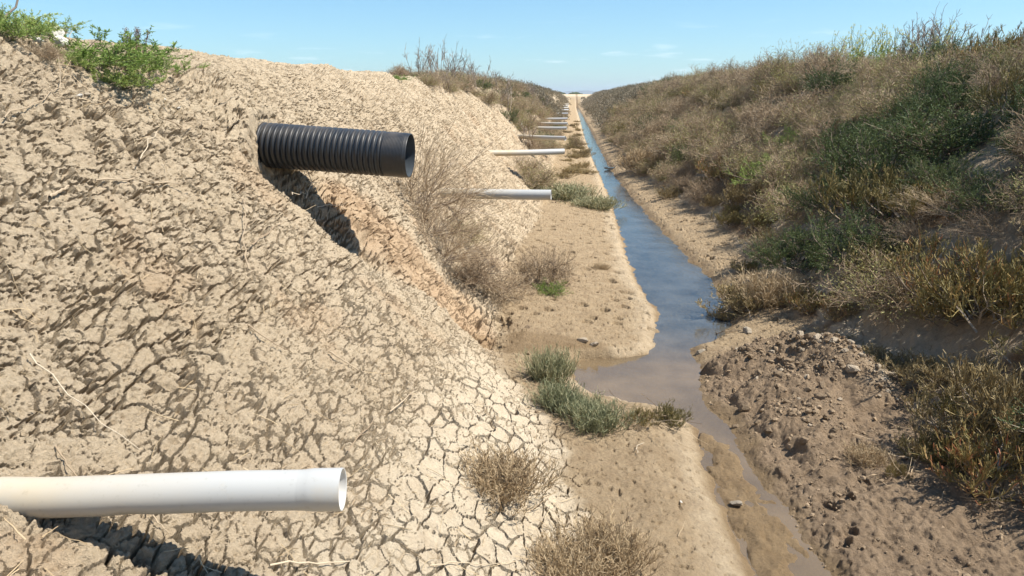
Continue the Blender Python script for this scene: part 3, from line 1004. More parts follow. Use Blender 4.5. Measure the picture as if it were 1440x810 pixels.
def p_dock(seed):
    k = Kit(seed); r = k.r
    st, fo = Geo(), Geo()
    n0 = 9
    b = np.c_[r.normal(0, .10, (n0, 2)), np.zeros(n0) - .03]
    P0 = k.grow(b, nrm(np.c_[r.normal(0, .25, (n0, 2)), np.ones(n0)]), r.uniform(.5, .9, n0), 6, .08, .05)
    st.tubes(P0, .006, .003, r)
    S, D = k.kids(P0, 260, .3, 1.2)
    S = S + r.normal(0, .025, S.shape)
    fo.leaves(S, D, .028, .009, r)
    return [('stems', st, M_STEM), ('seed_heads', fo, M_DOCK)]

MAKERS = dict(dry=p_dry, scrub=p_scrub, dark=p_dark, wort=p_wort, brown=p_brown, tuft=p_tuft, glass=p_glass, green=p_green,
              weed=p_weed, mustard=p_mustard, bare=p_bare, dead=p_dead, dock=p_dock)
KIND = dict(dry=('dry_shrub', 'shrub', 'grey-brown twiggy shrub', 'dry grey-brown shrubs'),
            scrub=('scrub_bush', 'shrub', 'brown scrub bush', 'half-dry scrub bushes'),
            dark=('saltbush', 'bush', 'dark green dense saltbush', 'dark green saltbushes'),
            wort=('saltwort_bush', 'bush', 'olive saltwort bush', 'olive saltwort bushes'),
            brown=('browned_saltwort', 'bush', 'brownish saltwort bush', 'browned saltwort bushes'),
            tuft=('dry_tuft', 'plant', 'straw-coloured dry tuft', 'dry straw tufts'),
            glass=('glasswort', 'plant', 'grey-green upright glasswort', 'glasswort clumps'),
            green=('green_bush', 'bush', 'fresh green leafy bush', 'fresh green bushes'),
            weed=('green_weed', 'weed', 'bright green sprawling weed', 'green weeds'),
            mustard=('flowering_weed', 'weed', 'tall green weed with tiny yellow flowers', 'yellow flowering weeds'),
            bare=('bare_shrub', 'shrub', 'sparse bare upright twigs', 'bare twig shrubs'),
            dead=('dead_shrub', 'shrub', 'dead shrub of fine wiry stems', 'dead wiry shrubs'),
            dock=('dock_weed', 'weed', 'rusty brown seeding dock stalks', 'dock weeds'))
PROTO = {}
NVAR = dict(dry=4, scrub=4, dark=4, wort=4, brown=4, tuft=3, glass=3, mustard=3, bare=3, green=2, weed=3, dead=2, dock=1)

def meshes_of(kind, var):
    if (kind, var) not in PROTO:
        PROTO[(kind, var)] = [(nm, g.mesh(KIND[kind][0] + '_' + nm), mt) for nm, g, mt in MAKERS[kind](hash_seed(kind) + 13 * var)]
    return PROTO[(kind, var)]

def hash_seed(s): return sum((i + 1) * ord(c) for i, c in enumerate(s)) % 997

PLANTED = []
rg = random.Random(4)
def plant(kind, loc, size, hz=1.0, rz=None, tilt=(0, 0), label=None, group=None, var=None, sink=.0):
    name, cat, desc, grp = KIND[kind]
    if var is None: var = rg.randrange(NVAR[kind])
    o = thing(name, (loc[0], loc[1], loc[2] - sink), label, cat, group or grp, rg.uniform(0, 6.28) if rz is None else rz)
    o.rotation_euler = (tilt[0], tilt[1], o.rotation_euler[2])
    o.scale = (size, size * rg.uniform(.9, 1.1), size * hz)
    for nm, me, mt in meshes_of(kind, var):
        link(nm, me, mt, o)
    PLANTED.append((o, kind, loc[0], loc[1], size, label))
    return o

def gp(X, Y): return (X, Y, float(ground(X, Y)))

# --- plants one can point at, by hand
def P(kind, px, py, size, label, hz=1.0, rz=None, tilt=(0, 0), sink=.0, var=None):
    return plant(kind, at(px, py), size, hz, rz, tilt, label, None, var, sink)

# near silt
P('tuft', 705, 690, .34, 'dry straw tuft standing on the pale cracked mud plates', .75)
P('tuft', 845, 795, .34, 'dry straw tuft on brown silt at the bottom edge of the picture', .8)
P('tuft', 795, 815, .28, 'small straw tuft just beside the dry tuft at the bottom edge', .8)
P('glass', 772, 535, .30, 'tallest grey-green glasswort clump on the left rim of the pool', 1.15)
P('glass', 785, 572, .24, 'dense grey-green glasswort clump between cracked plates and pool', 1.0)
P('glass', 838, 600, .29, 'wide grey-green glasswort clump nearest the bare silt below the pool', .85)
P('glass', 812, 585, .22, 'small glasswort clump in the middle of the glasswort patch', .85)
P('wort', 940, 594, .32, 'low olive saltwort clump where the pool narrows into the channel', .75)
P('wort', 900, 592, .22, 'tiny olive saltwort sprig just left of the low olive clump', .8)
# left bank
P('dead', 588, 285, 1.0, 'big dead wiry shrub fanning out behind the mouth of the corrugated pipe', 1.0, .35)
P('dead', 622, 365, .6, 'dead wiry shrub hanging down the bank under the second white pipe', .8, .0)
P('dead', 605, 325, .8, 'dead wiry shrub pressed below the corrugated pipe mouth', .9, -.5)
P('dry', 660, 395, .75, 'grey twiggy shrub low on the bank beside the orange wash-out', .7)
P('dry', 700, 415, .65, 'grey twiggy shrub at the bank foot left of the green-based shrub', .65)
P('scrub', 650, 340, .55, 'greenish half-dry bush in the dead shrub tangle below second pipe', .8)
P('dry', 765, 402, .75, 'loose twiggy shrub with long stems on the silt below the second pipe', 1.0)
P('green', 775, 412, .34, 'small green leafy clump at the base of the loose twiggy shrub', .7)
P('scrub', 748, 262, 1.1, 'half-dry bush at the bank foot below the third white pipe', .8)
P('dry', 735, 242, .9, 'grey twiggy shrub on the bank just under the third white pipe', .7)
P('glass', 795, 280, 1.0, 'spreading green clump on the berm edge behind the second pipe tip', .45)
P('glass', 838, 293, .75, 'low green clump nearest the water on the left berm', .45)
P('brown', 803, 243, .9, 'low brown clump on the berm beneath the third pipe tip', .5)
P('brown', 818, 218, .9, 'low brown clump on the berm just beyond the third pipe tip', .6)
P('scrub', 808, 208, .8, 'upright half-dry bush on the berm between third and fourth pipes', 1.2)
P('dark', 760, 203, 1.0, 'dark green bush behind the fourth white pipe', .8)
P('dark', 775, 188, 1.2, 'dark green bush under the close pair of short pipes', .8)
P('tuft', 845, 378, .16, 'tiny dry tuft alone on the smooth left berm', .6)
# crest of the left bank
P('weed', 135, 90, .85, 'largest bright green weed spreading on the upper left bank', .55)
P('weed', 165, 120, .5, 'bright green weed trailing below the largest weed on the bank', .6)
P('weed', 108, 92, .36, 'bright green weed tucked at the left end of the largest weed', .6)
P('weed', 205, 100, .5, 'bright green weed to the right of the brown dock stalks', .7)
P('weed', 24, 42, .50, 'bright green weed at the top left corner beside the pale stone', .7)
P('weed', 4, 50, .40, 'bright green weed on the lump at the far left edge', .7)
P('dock', 187, 92, .34, 'rusty brown dock stalks standing between green weeds on the crest', .75)
P('dry', 62, 82, .22, 'small dry twiggy plant left of the largest green weed', .6)
P('glass', 76, 42, .12, 'tiny green sprig on the skyline of the left crest', .6)
P('weed', 560, 112, .60, 'green weed on the left crest above the dead shrub', .35)
P('scrub', 600, 120, .5, 'half-dry bush on the bank just below the crest twigs', .7)
P('bare', 590, 105, .62, 'tall bare twigs, first of the row on the left crest', 1.0)
P('bare', 612, 108, .70, 'tall bare twigs, second of the row on the left crest', 1.0)
P('bare', 632, 112, .75, 'tall bare twigs, third of the row on the left crest', 1.0)
P('bare', 652, 114, .62, 'tall bare twigs, last of the row on the left crest', .9)
# right bank and foot
P('wort', 1415, 682, .78, 'large olive saltwort bush overhanging shaded mud at the lower right', .85)
P('brown', 1440, 625, .95, 'tall brownish saltwort bush at the right border above the overhanging one', .9)
P('wort', 1312, 652, .42, 'medium olive saltwort bush in front of shaded mud left of the large one', .9)
P('brown', 1350, 640, .55, 'brown saltwort between the two olive bushes by the shaded mud', .8)
P('wort', 1258, 667, .17, 'tiny green saltwort tuft on the dug earth near deep footprints', 1.0)
P('tuft', 1222, 650, .20, 'wispy straw tuft on the dug earth near deep footprints', .7)
P('brown', 1165, 490, .55, 'low brown saltwort mat at the left end of the mat behind the earth heap', .5)
P('brown', 1205, 505, .50, 'low brown saltwort in the mat just behind the earth heap', .5)
P('brown', 1250, 520, .60, 'low brown saltwort in the mat behind the pale clods', .55)
P('brown', 1300, 535, .60, 'low brown saltwort at the right end of the mat behind the heap', .6)
P('brown', 1350, 545, .6, 'brown saltwort with reddish tips under the leaning olive bushes', .7)
P('brown', 1058, 435, .85, 'brown clump dipping into the stream beside the sunken branch', .6)
P('brown', 1018, 450, .45, 'small brown clump right at the water by the sunken branch', .7)
P('tuft', 1085, 425, .50, 'upright dry stems behind the brown clump at the stream', .95)
P('wort', 1050, 380, .34, 'small leaning olive sprig by the stream under the dark bushes', .8)
P('wort', 1035, 316, .65, 'olive bush alone on the shaded mud at the right bank foot', .8)
P('brown', 940, 278, .85, 'brown bush on the right bank foot beside the bend of the stream', .6)
P('tuft', 905, 238, 1.0, 'clump of dead grey reeds at the right edge of the stream', .9)
P('tuft', 925, 232, .9, 'dead grey reeds just behind the reeds at the stream edge', .85)
P('green', 1082, 255, 1.0, 'fresh green bush halfway up the right bank with dry shrubs round it', .7)
P('green', 1120, 205, .85, 'bright green bush high on the right bank under bare rusty soil', .6)
P('dead', 1345, 300, .55, 'dead shrub with brown arching stems between green bushes on the right bank', .6, 2.6)
P('dead', 1400, 330, .5, 'dead shrub with grey arching stems above the large olive bush', .6, 3.3)
P('dead', 1290, 335, .45, 'small dead shrub just above the mat behind the earth heap', .6, 2.9)
P('wort', 1300, 300, .9, 'pale olive bush below the largest dark green bush', .8)
P('wort', 1390, 420, 1.0, 'tall olive bush above the brown saltwort with reddish tips', .9)
P('wort', 1440, 450, 1.1, 'yellowish olive bush at the right border in the middle of the bank', .9)
P('wort', 1330, 440, .8, 'olive bush just uphill of the mat behind the heap', .8)
P('dark', 1130, 380, 1.0, 'dark green bush low on the right bank above the stream bend', .9)
P('dark', 1200, 370, 1.05, 'dark green bush with pale upright shoots in mid right bank', .9)
P('dark', 1250, 262, 1.5, 'largest dark green bush bulging from the right bank', .9)
P('dark', 1180, 300, 1.1, 'dark green bush left below the largest dark bush', .8)
P('dark', 1330, 225, 1.4, 'dark green bush uphill of the largest dark bush', .8)
P('mustard', 1205, 96, .95, 'tall green weed with pale yellow flowers, left one on the right crest', .9)
P('mustard', 1180, 100, .9, 'tall yellow-flowered weed at the left end of the flowering row', .9)
P('mustard', 1240, 90, .9, 'tall yellow-flowered weed beside the bare twigs on the right crest', .9)
P('mustard', 1150, 107, .85, 'lower yellow-flowered weed fading into grey shrubs on the right crest', .8)
P('mustard', 1325, 78, .75, 'yellow-flowered weed behind the bare twigs on the right crest', .9)
P('bare', 1285, 80, .9, 'bare upright twigs on the right crest beside yellow flowers', .95)
P('bare', 1340, 70, .85, 'bare tangled twigs on the right crest, right of the flowers', .9)
P('bare', 1305, 78, .85, 'bare twigs between the two other bare shrubs on the right crest', .95)
P('green', 1400, 85, .9, 'green leafy bush on the right crest near the corner', .8)
P('green', 1240, 108, .8, 'light green leafy bush below the flowering weeds on the right crest', .8)

# --- scatter over the slopes
def scatter():
    r = random.Random(11)
    pts = [(x, y, s) for (_, _, x, y, s, _) in PLANTED]
    out = []
    def free(x, y, s):
        for (a, b, q) in pts:
            if (a - x) ** 2 + (b - y) ** 2 < (.25 * (q + s)) ** 2: return False
        return True
    tries = 0
    n_right = n_left = 0
    while tries < 60000:
        tries += 1
        u = r.random()
        y = 2.6 * (44 / 2.6) ** u
        side = 1 if r.random() < .72 else -1
        if side > 0:
            x = toeR(y) + r.uniform(.12, 4.6)
            h = (x - toeR(y))
            if y < 6 and h > 3.8: continue
            if 8 < y < 15 and h > 2.35 and r.random() < .75: continue
            bare = float(perlin(np.array([x * .9 + 2]), np.array([y * .42]), 41)[0])
            if bare > .22 and 1.2 < h < 2.3 and y < 18: continue
            if h < .45 and y < 14 and r.random() < .6: continue
            q = min(.999, max(0, .5 + .62 * float(perlin(np.array([x * .55 + 3]), np.array([y * .45 + 9]), 77)[0]) + r.uniform(-.32, .32)))
            if y < 7.0:
                kind = 'wort' if q < .38 else 'dark' if q < .68 else 'brown' if q < .80 else 'scrub' if q < .95 else 'dry'
                if h > 2: kind = 'scrub' if q < .3 else 'wort' if q < .5 else 'dark' if q < .85 else 'dry'
                s = r.uniform(.65, 1.0)
            elif y < 10.5 and h > .5:
                kind = 'dark' if q < .48 else 'wort' if q < .64 else 'brown' if q < .72 else 'scrub' if q < .93 else 'dry'
                s = r.uniform(.7, 1.3)
            elif y < 13:
                kind = 'scrub' if q < .38 else 'dry' if q < .56 else 'brown' if q < .64 else 'dark' if q < .86 else 'wort'
                if h < 1.0: kind = 'brown' if q < .5 else 'scrub' if q < .8 else 'wort'
                s = r.uniform(.6, 1.35)
            else:
                kind = 'dark' if q < .1 else 'scrub' if q < .42 else 'dry' if q < .72 else 'wort' if q < .84 else 'scrub'
                s = r.uniform(.7, 1.5)
            if h < .5: s *= .65
            hz = r.uniform(.7, 1.0)
            if n_right > 420: continue
        else:
            if y < 13.5: continue
            x = toeL(y) - r.uniform(.15, 2.9)
            if y < 19 and x > -2.3: continue
            q = r.random()
            kind = 'scrub' if q < .5 else 'dry' if q < .8 else 'dark' if q < .93 else 'bare'
            s = r.uniform(.6, 1.05)
            hz = r.uniform(.7, .95)
            if y < 19: s *= .6
            if x > -1.4: hz *= .8
            if n_left > 150: continue
        if not free(x, y, s): continue
        pts.append((x, y, s))
        if side > 0: n_right += 1
        else: n_left += 1
        plant(kind, gp(x, y), s, hz, sink=.02)
scatter()

rb = random.Random(41)
for i in range(18):
    y = 18.5 * (60 / 18.5) ** (i / 17) * rb.uniform(.97, 1.03)
    x = rb.uniform(.0, .5) if i % 3 else rb.uniform(-.3, .1)
    plant('brown', gp(x, y), rb.uniform(.5, .85), rb.uniform(.4, .65), None, (0, 0), 'low brown clump among alike ones along the far left berm', 'low brown clumps on the far left berm', None, .02)

# --- labels for the scattered ones: kind, height on the bank, nearest landmark along the ditch, order
MARKS = [(0, 4.3, 'beside the shaded mud'), (4.3, 6.2, 'near the heap'), (6.2, 8.6, 'by the stream clump'),
         (8.6, 11.3, 'past the second pipe'), (11.3, 14.6, 'short of the third pipe'), (14.6, 16.8, 'past the third pipe'), (16.8, 19, 'short of the fourth pipe'), (19, 22, 'past the fourth pipe'), (22, 25.5, 'short of the fifth pipe')]
ORD = ['nearest', 'second', 'third', 'fourth', 'fifth', 'sixth', 'seventh', 'eighth', 'ninth', 'tenth', 'eleventh', 'farthest']
def band(x, y):
    if x > 0:
        h = x - toeR(y)
        return ('at the foot of the right bank' if h < .6 else 'low on the right bank' if h < 1.3 else 'halfway up the right bank' if h < 2.0 else
                'high on the right bank' if h < 2.7 else 'on the right crest')
    return 'on the left slope' if x > -2.3 else 'on the left crest'
buckets = {}
for (o, kind, x, y, s, lab) in PLANTED:
    if lab: continue
    if y > 25.5:
        sd = 'right' if x > 0 else 'left'
        o['label'] = KIND[kind][2] + ' among many alike in the far scrub of the ' + sd + ' bank'
        o['group'] = 'far ' + KIND[kind][3] + ' on the ' + sd + ' bank'
        continue
    mk = next(m for (a, b, m) in MARKS if a <= y < b)
    buckets.setdefault((kind, band(x, y), mk), []).append((y, o))
for (kind, bd, mk), L in buckets.items():
    L.sort(key=lambda q: q[0])
    for i, (y, o) in enumerate(L):
        nm = KIND[kind][2]
        o['label'] = (nm + ' ' + bd + ' ' + mk) if len(L) == 1 else (ORD[min(i, 11)] + ' ' + nm + ' ' + bd + ' ' + mk)

# --- the scrub further off reads as one mass
def far_scrub():
    r = np.random.default_rng(5)
    fo = Geo()
    n = 900
    y = 42 * (163 / 42) ** r.uniform(0, 1, n)
    right = r.random(n) < .55
    x = np.where(right, toeR(y) + r.uniform(.1, 7, n), toeL(y) - r.uniform(.2, 6, n))
    z = ground(x, y)
    for i in range(n):
        m = 230
        s = r.uniform(.5, 1.0)
        d = dome_dirs(r, m, .5, 0)
        S = np.array([x[i], y[i], z[i]]) + d * (s * .75 * r.uniform(.55, 1, m) ** .5)[:, None] * np.array([1, 1, .85])
        v = np.clip(r.uniform(0, .9) + r.normal(0, .12, m), 0, 1)
        fo.leaves(S, nrm(d + .6 * r.normal(size=d.shape) + [0, 0, .4]), r.uniform(.08, .2, m), r.uniform(.010, .026, m), r, v)
    o = link('distant_scrub', fo.mesh('distant_scrub'), leafmat('far_scrub_leaf', [(0, (.13, .115, .075)), (.5, (.22, .19, .13)), (1, (.32, .27, .19))], .15))
    tag(o, 'brown scrub covering both banks far along the ditch', 'scrub', None, 'stuff')
far_scrub()

# ------------------------------------------------------------------ rocks, clods and crumbs
def rock_mesh(name, seed, flat=.7, lump=.28, sub=3, sharp=.0):
    import bmesh
    bm = bmesh.new()
    bmesh.ops.create_icosphere(bm, subdivisions=sub, radius=1)
    co = np.array([v.co[:] for v in bm.verts])
    f = fbm(co[:, 0] * 1.3 + seed * 3.1, co[:, 1] * 1.3 + co[:, 2] * 1.7, seed, 3)
    g = fbm(co[:, 2] * 2.1 + seed, co[:, 0] * 2.1 - co[:, 1] * 1.1, seed + 7, 3)
    rr = 1 + lump * f + lump * .7 * g
    rng = np.random.default_rng(seed)
    for _ in range(13):
        nn = rng.normal(size=3); nn /= np.linalg.norm(nn)
        dd = (co * rr[:, None]) @ nn
        cut = rng.uniform(.5, .85)
        rr = np.where(dd > cut, rr * cut / dd, rr)
    co = co * rr[:, None] * np.array([1, .8, flat])
    for v, c in zip(bm.verts, co): v.co = c
    me = bpy.data.meshes.new(name)
    bm.to_mesh(me); bm.free()
    return me
M_CLOD = simple('dug_clod', (.27, .20, .13), .95, .25, 6, .15, .05)
M_PALE = simple('pale_dry_clod', (.45, .37, .27), .95, .2, 5, .15, .05)
M_WHITE = simple('white_stone', (.66, .62, .55), .85, .12, 5, .2, .03)
M_ROCK = simple('grey_stone', (.34, .29, .22), .8, .25, 5, .25, .04)
CLODS = [rock_mesh('clod', 200 + i, .8, .42, 3) for i in range(6)]
ROCKS = [rock_mesh('rock', 300 + i, .6, .2) for i in range(3)]
def rock(name, px, py, r, mat, label, cat, group=None, src=None, squash=1.0, lift=.25):
    q = at(px, py)
    src = src or CLODS[rg.randrange(6)]
    me = src.copy(); me.materials.clear()
    o = link(name, me, mat)
    o.location = (q[0], q[1], q[2] + r * lift)
    o.scale = (r, r, r * squash)
    o.rotation_euler = (rg.uniform(-.4, .4), rg.uniform(-.4, .4), rg.uniform(0, 6.28))
    return tag(o, label, cat, group)

# --- heap of dug earth
def heap():
    xs = np.arange(1.0, 2.45, .0065); ys = np.arange(3.2, 6.05, .0075)
    X, Y = np.meshgrid(xs, ys)
    G = ground(X, Y)
    def bump(cx, cy, rx, ry, h, rot=0):
        dx, dy = X - cx, Y - cy
        a = dx * math.cos(rot) + dy * math.sin(rot); b = -dx * math.sin(rot) + dy * math.cos(rot)
        return h * np.exp(-((a / rx) ** 2 + (b / ry) ** 2))
    H = bump(1.88, 5.15, .24, .42, .27, .35) + bump(1.45, 5.52, .34, .17, .14) + bump(1.5, 4.8, .32, .45, .11) + bump(1.48, 4.1, .24, .5, .06)
    n = fbm(X * 4, Y * 4, 131, 3)
    wx, wy = X + .012 * perlin(X * 18, Y * 18, 132), Y + .012 * perlin(X * 18 + 5, Y * 18, 133)
    J1, J2, JI = worley(wx / .085, wy / .085, 134, 1.0)
    K1, K2, KI = worley(wx / .038, wy / .038, 135, 1.0)
    L1, L2, LI = worley(wx / .018, wy / .018, 136, 1.0)
    c = .035 * np.maximum(0, .60 - J1) * np.clip(JI * 1.8 - .6, 0, 1) + .018 * np.maximum(0, .62 - K1) * (.15 + KI) + .014 * fbm(X * 14, Y * 14, 140, 3) + .015 * np.maximum(0, .6 - L1) * (.3 + LI) + .004 * perlin(X * 90, Y * 90, 137)
    m = ss(.02, .06, H + .02 * n)
    Z = G - .035 + m * .035 + (H + .03 * n) * ss(.0, .05, H) + c * (.35 + .65 * m) * ss(.012, .04, H)
    V = np.stack([X, Y, Z], -1).reshape(-1, 3)
    ny, nx = X.shape
    idx = np.arange(ny * nx).reshape(ny, nx)
    F = np.stack([idx[:-1, :-1], idx[:-1, 1:], idx[1:, 1:], idx[1:, :-1]], -1).reshape(-1, 4)
    keep = (H.ravel() > .008)
    F = F[keep[F].all(1)]
    pale = ss(.0, .25, X - 1.93 + .1 * n) * ss(.05, .12, H)
    z0 = np.zeros(X.size)
    me = mesh_np('earth_heap', V, [F], True, dict(mud=z0 + 1, clod=np.ones(X.size), plate=pale.ravel() * .75, rust=z0, moss=z0, wet=(ss(.12, 0, X - sR(Y)) * .8).ravel()))
    o = link('earth_heap', me, SOIL)
    tag(o, 'low heap of dug crumbly earth between the stream and the right bank', 'earth heap')
    # crumbs lying loose: nobody could count them
    r = np.random.default_rng(8)
    n = 26000
    x = r.uniform(.9, 2.45, n); y = r.uniform(2.7, 6.1, n)
    ix = ((x - xs[0]) / .0065).astype(int); iy = ((y - ys[0]) / .0075).astype(int)
    ins = (ix >= 0) & (ix < nx) & (iy >= 0) & (iy < ny)
    hh = np.where(ins, H[np.clip(iy, 0, ny - 1), np.clip(ix, 0, nx - 1)], 0)
    zg = ground(x, y)
    zz = np.where(hh > .008, np.maximum(Z[np.clip(iy, 0, ny - 1), np.clip(ix, 0, nx - 1)], zg), zg)
    patch = ss(-.3, .4, fbm(x * 3.5, y * 3.5, 139, 2))
    ok = (x > sR(y) + .01) & (x < toeR(y) + .1) & (r.random(n) < (.16 + 7 * hh) * (.25 + patch)) & (y < 5.95)
    x, y, zz, hh = x[ok], y[ok], zz[ok], hh[ok]
    # a thinner strew over the silt on both sides of the water
    n2 = 9000
    y2 = 3.0 * (16 / 3.0) ** r.uniform(0, 1, n2); x2 = r.uniform(-1.0, 2.5, n2)
    sd = np.minimum(np.abs(x2 - toeL(y2)), np.abs(x2 - toeR(y2)))
    o2 = (x2 > toeL(y2) - .15) & (x2 < toeR(y2) + .3) & ((x2 < sL(y2) - .04) | (x2 > sR(y2) + .04)) & ((y2 > 5.9) | (x2 < .9))
    o2 &= r.random(n2) < .06 + .5 * ss(.35, .0, sd) * ss(-.2, .5, fbm(x2 * 2.5, y2 * 2, 141, 2))
    x = np.concatenate([x, x2[o2]]); y = np.concatenate([y, y2[o2]]); zz = np.concatenate([zz, ground(x2[o2], y2[o2])]); hh = np.concatenate([hh, np.full(o2.sum(), .02)])
    k = len(x)
    protos = [rock_mesh('crumb', 401 + q, .8, .35, 1) for q in range(4)]
    VV, FF, base_n = [], [], 0
    s_ = np.minimum(.0045 * (1 - r.random(k)) ** -.42, .03) * (.8 + 1.5 * np.minimum(hh, .15))
    for q in range(4):
        base = np.array([v.co[:] for v in protos[q].vertices]); ff = np.array([p_.vertices[:] for p_ in protos[q].polygons])
        m_ = np.arange(k) % 4 == q
        a = r.uniform(0, 6.28, m_.sum())
        B = base[None] * s_[m_][:, None, None] * r.uniform(.7, 1.3, (m_.sum(), 1, 3))
        ca, sa = np.cos(a)[:, None], np.sin(a)[:, None]
        tl_ = r.uniform(-.6, .6, (m_.sum(), 1))
        bx, by, bz = B[..., 0], B[..., 1] * np.cos(tl_) - B[..., 2] * np.sin(tl_), B[..., 1] * np.sin(tl_) + B[..., 2] * np.cos(tl_)
        VV.append(np.stack([bx * ca - by * sa + x[m_][:, None], bx * sa + by * ca + y[m_][:, None], bz + (zz[m_] + s_[m_] * .3)[:, None]], -1).reshape(-1, 3))
        FF.append((np.arange(m_.sum())[:, None, None] * len(base) + ff[None]).reshape(-1, 3) + base_n)
        base_n += len(VV[-1])
    o = link('earth_crumbs', mesh_np('earth_crumbs', np.concatenate(VV), FF, False), M_CLOD)
    tag(o, 'loose crumbs of earth scattered over the heap and the silt', 'earth crumbs', None, 'stuff')
    return xs, ys, Z, H
HX, HY, HZ, HH = heap()
def on_heap(x, y):
    i = int(np.clip((x - HX[0]) / .0065, 0, len(HX) - 1)); j = int(np.clip((y - HY[0]) / .0075, 0, len(HY) - 1))
    g = float(ground(x, y))
    return max(float(HZ[j, i]), g) if HH[j, i] > .008 else g
def clods():
    r = random.Random(21)
    k = 0
    while k < 150:
        x, y = r.uniform(1.15, 2.3), r.uniform(3.6, 5.75)
        i = int((x - HX[0]) / .0065); j = int((y - HY[0]) / .0075)
        h = HH[j, i]
        if h < .03 or r.random() > .25 + h * 4: continue
        pale = x > 1.85 + r.uniform(-.12, .12) or r.random() < .08
        s = r.uniform(.014, .034) * (1.6 if r.random() < .2 else 1)
        me = CLODS[r.randrange(6)].copy(); me.materials.clear()
        o = link('pale_clod' if pale else 'earth_clod', me, M_PALE if pale else M_CLOD)
        o.location = (x, y, on_heap(x, y) + s * .25)
        o.scale = (s, s, s)
        o.rotation_euler = (r.uniform(-.5, .5), r.uniform(-.5, .5), r.uniform(0, 6.28))
        tag(o, 'pale dry clod among the alike pale ones on the heap' if pale else 'brown earth clod among the alike brown ones on the heap', 'clod',
            'pale clods on the earth heap' if pale else 'brown clods on the earth heap')
        k += 1
clods()
rock('earth_clod', 985, 497, .045, M_ROCK, 'dark wet clod at the water edge where the pool meets the stream', 'clod')
rock('earth_clod', 1012, 505, .030, M_CLOD, 'small clod right of the dark wet clod at the pool', 'clod')
rock('earth_clod', 1035, 602, .030, M_CLOD, 'lone clod at the edge of the channel below the heap', 'clod')
rock('earth_clod', 985, 535, .022, M_CLOD, 'clod standing in the shallow pool near the heap', 'clod')
rock('earth_clod', 820, 480, .050, M_PALE, 'blocky clod at the pool end of the wash-out, left one of two', 'clod', None, None, .8)
rock('earth_clod', 835, 486, .046, M_PALE, 'blocky clod at the pool end of the wash-out, right one of two', 'clod', None, None, .8)
rock('earth_clod', 742, 462, .040, M_CLOD, 'dark clod on the wash-out ledge above the glasswort', 'clod')
rock('earth_clod', 1090, 395, .035, M_PALE, 'pale clod on shaded mud left of the upright dry stems', 'clod')
rock('stone', 1050, 468, .060, M_ROCK, 'stone at the water edge below the brown stream clump', 'stone', None, ROCKS[0])
rock('stone', 1036, 712, .045, M_ROCK, 'flat stone lying in the thin channel water', 'stone', None, ROCKS[1], .5, .5)
rock('pebble', 958, 708, .011, M_WHITE, 'small white pebble alone on the brown silt', 'pebble', None, ROCKS[2], 1, .7)
rock('stone', 76, 50, .080, M_WHITE, 'large whitish stone on the left crest between green weeds', 'stone', None, ROCKS[0], .8)
rock('stone', 88, 62, .060, M_WHITE, 'whitish stone just below the large one on the left crest', 'stone', None, ROCKS[1], .8)
rock('stone', 50, 57, .035, M_WHITE, 'small whitish stone under the corner weed on the left crest', 'stone', None, ROCKS[2], .8)
rock('stone', 110, 138, .026, M_WHITE, 'small white stone below the largest weed, left of a tan stone', 'stone', None, ROCKS[0], .7)
rock('stone', 122, 134, .026, M_PALE, 'small tan stone below the largest weed beside a white stone', 'stone', None, ROCKS[1], .8)
rock('stone', 231, 140, .018, M_WHITE, 'small white stone right of the green weeds, upper of two', 'stone', None, ROCKS[2], .7)
rock('stone', 252, 153, .018, M_WHITE, 'small white stone right of the green weeds, lower of two', 'stone', None, ROCKS[0], .7)
rock('stone', 47, 118, .022, simple('reddish_stone', (.33, .19, .12), .9, .2, 5), 'small reddish stone high on the near left bank', 'stone', None, ROCKS[1])

# ------------------------------------------------------------------ sticks and roots
M_STICK = leafmat('weathered_stick', [(0, (.26, .19, .12)), (1, (.46, .37, .26))], 0, .8)
M_PSTICK = leafmat('pale_root', [(0, (.42, .34, .23)), (1, (.60, .51, .38))], 0, .8)
def stick(pix, r, label, mat=M_STICK, lift=.012, forks=0, name='stick', seed=1):
    rr = np.random.default_rng(seed + int(pix[0][0]))
    r = r * .65
    Q = np.array([at(*q) for q in pix])
    t = np.linspace(0, len(Q) - 1, 9)
    C = np.stack([np.interp(t, np.arange(len(Q)), Q[:, i]) for i in range(3)], 1)
    Lg = np.linalg.norm(C[-1] - C[0])
    C = C + rr.normal(0, .012 * Lg, C.shape)
    C[:, 2] = np.maximum(C[:, 2], ground(C[:, 0], C[:, 1])) + lift
    C[:, 0] += lift * .6
    o0 = C[0].copy()
    G = Geo()
    G.tubes((C - o0)[None], r, r * .55, rr, 6)
    k = Kit(seed)
    if forks:
        S, D = k.kids((C - o0)[None], forks, .25, .6)
        G.tubes(k.grow(S, D, rr.uniform(.15, .35, forks) * Lg, 4, .2, .1), r * .6, r * .3, rr, 5)
    o = link(name, G.mesh(name), mat)
    o.location = o0
    return tag(o, label, 'stick', None)
stick([(38, 508), (75, 545), (120, 588), (195, 640)], .004, 'long pale straw stalk lying across the cracked bank above the front pipe', M_PSTICK, .02)
stick([(130, 262), (190, 262), (248, 264)], .006, 'grey twig lying level across the upper bank', M_STICK, .02, 2)
stick([(68, 283), (95, 267)], .011, 'short thick broken stick on the upper left bank', M_STICK, .012)
stick([(345, 385), (338, 340), (342, 290)], .006, 'upright dry root on the bank below the corrugated pipe root', M_STICK, .03, 4)
stick([(350, 352), (375, 335), (392, 322)], .006, 'short pale branched root right of the upright dry root', M_STICK, .03, 3)
stick([(0, 178), (45, 158), (90, 128)], .005, 'thin twig slanting up the bank by the left border', M_STICK, .03, 2)
stick([(460, 498), (480, 512), (503, 526)], .007, 'dark short stick in the middle of the cracked bank', M_STICK, .015)
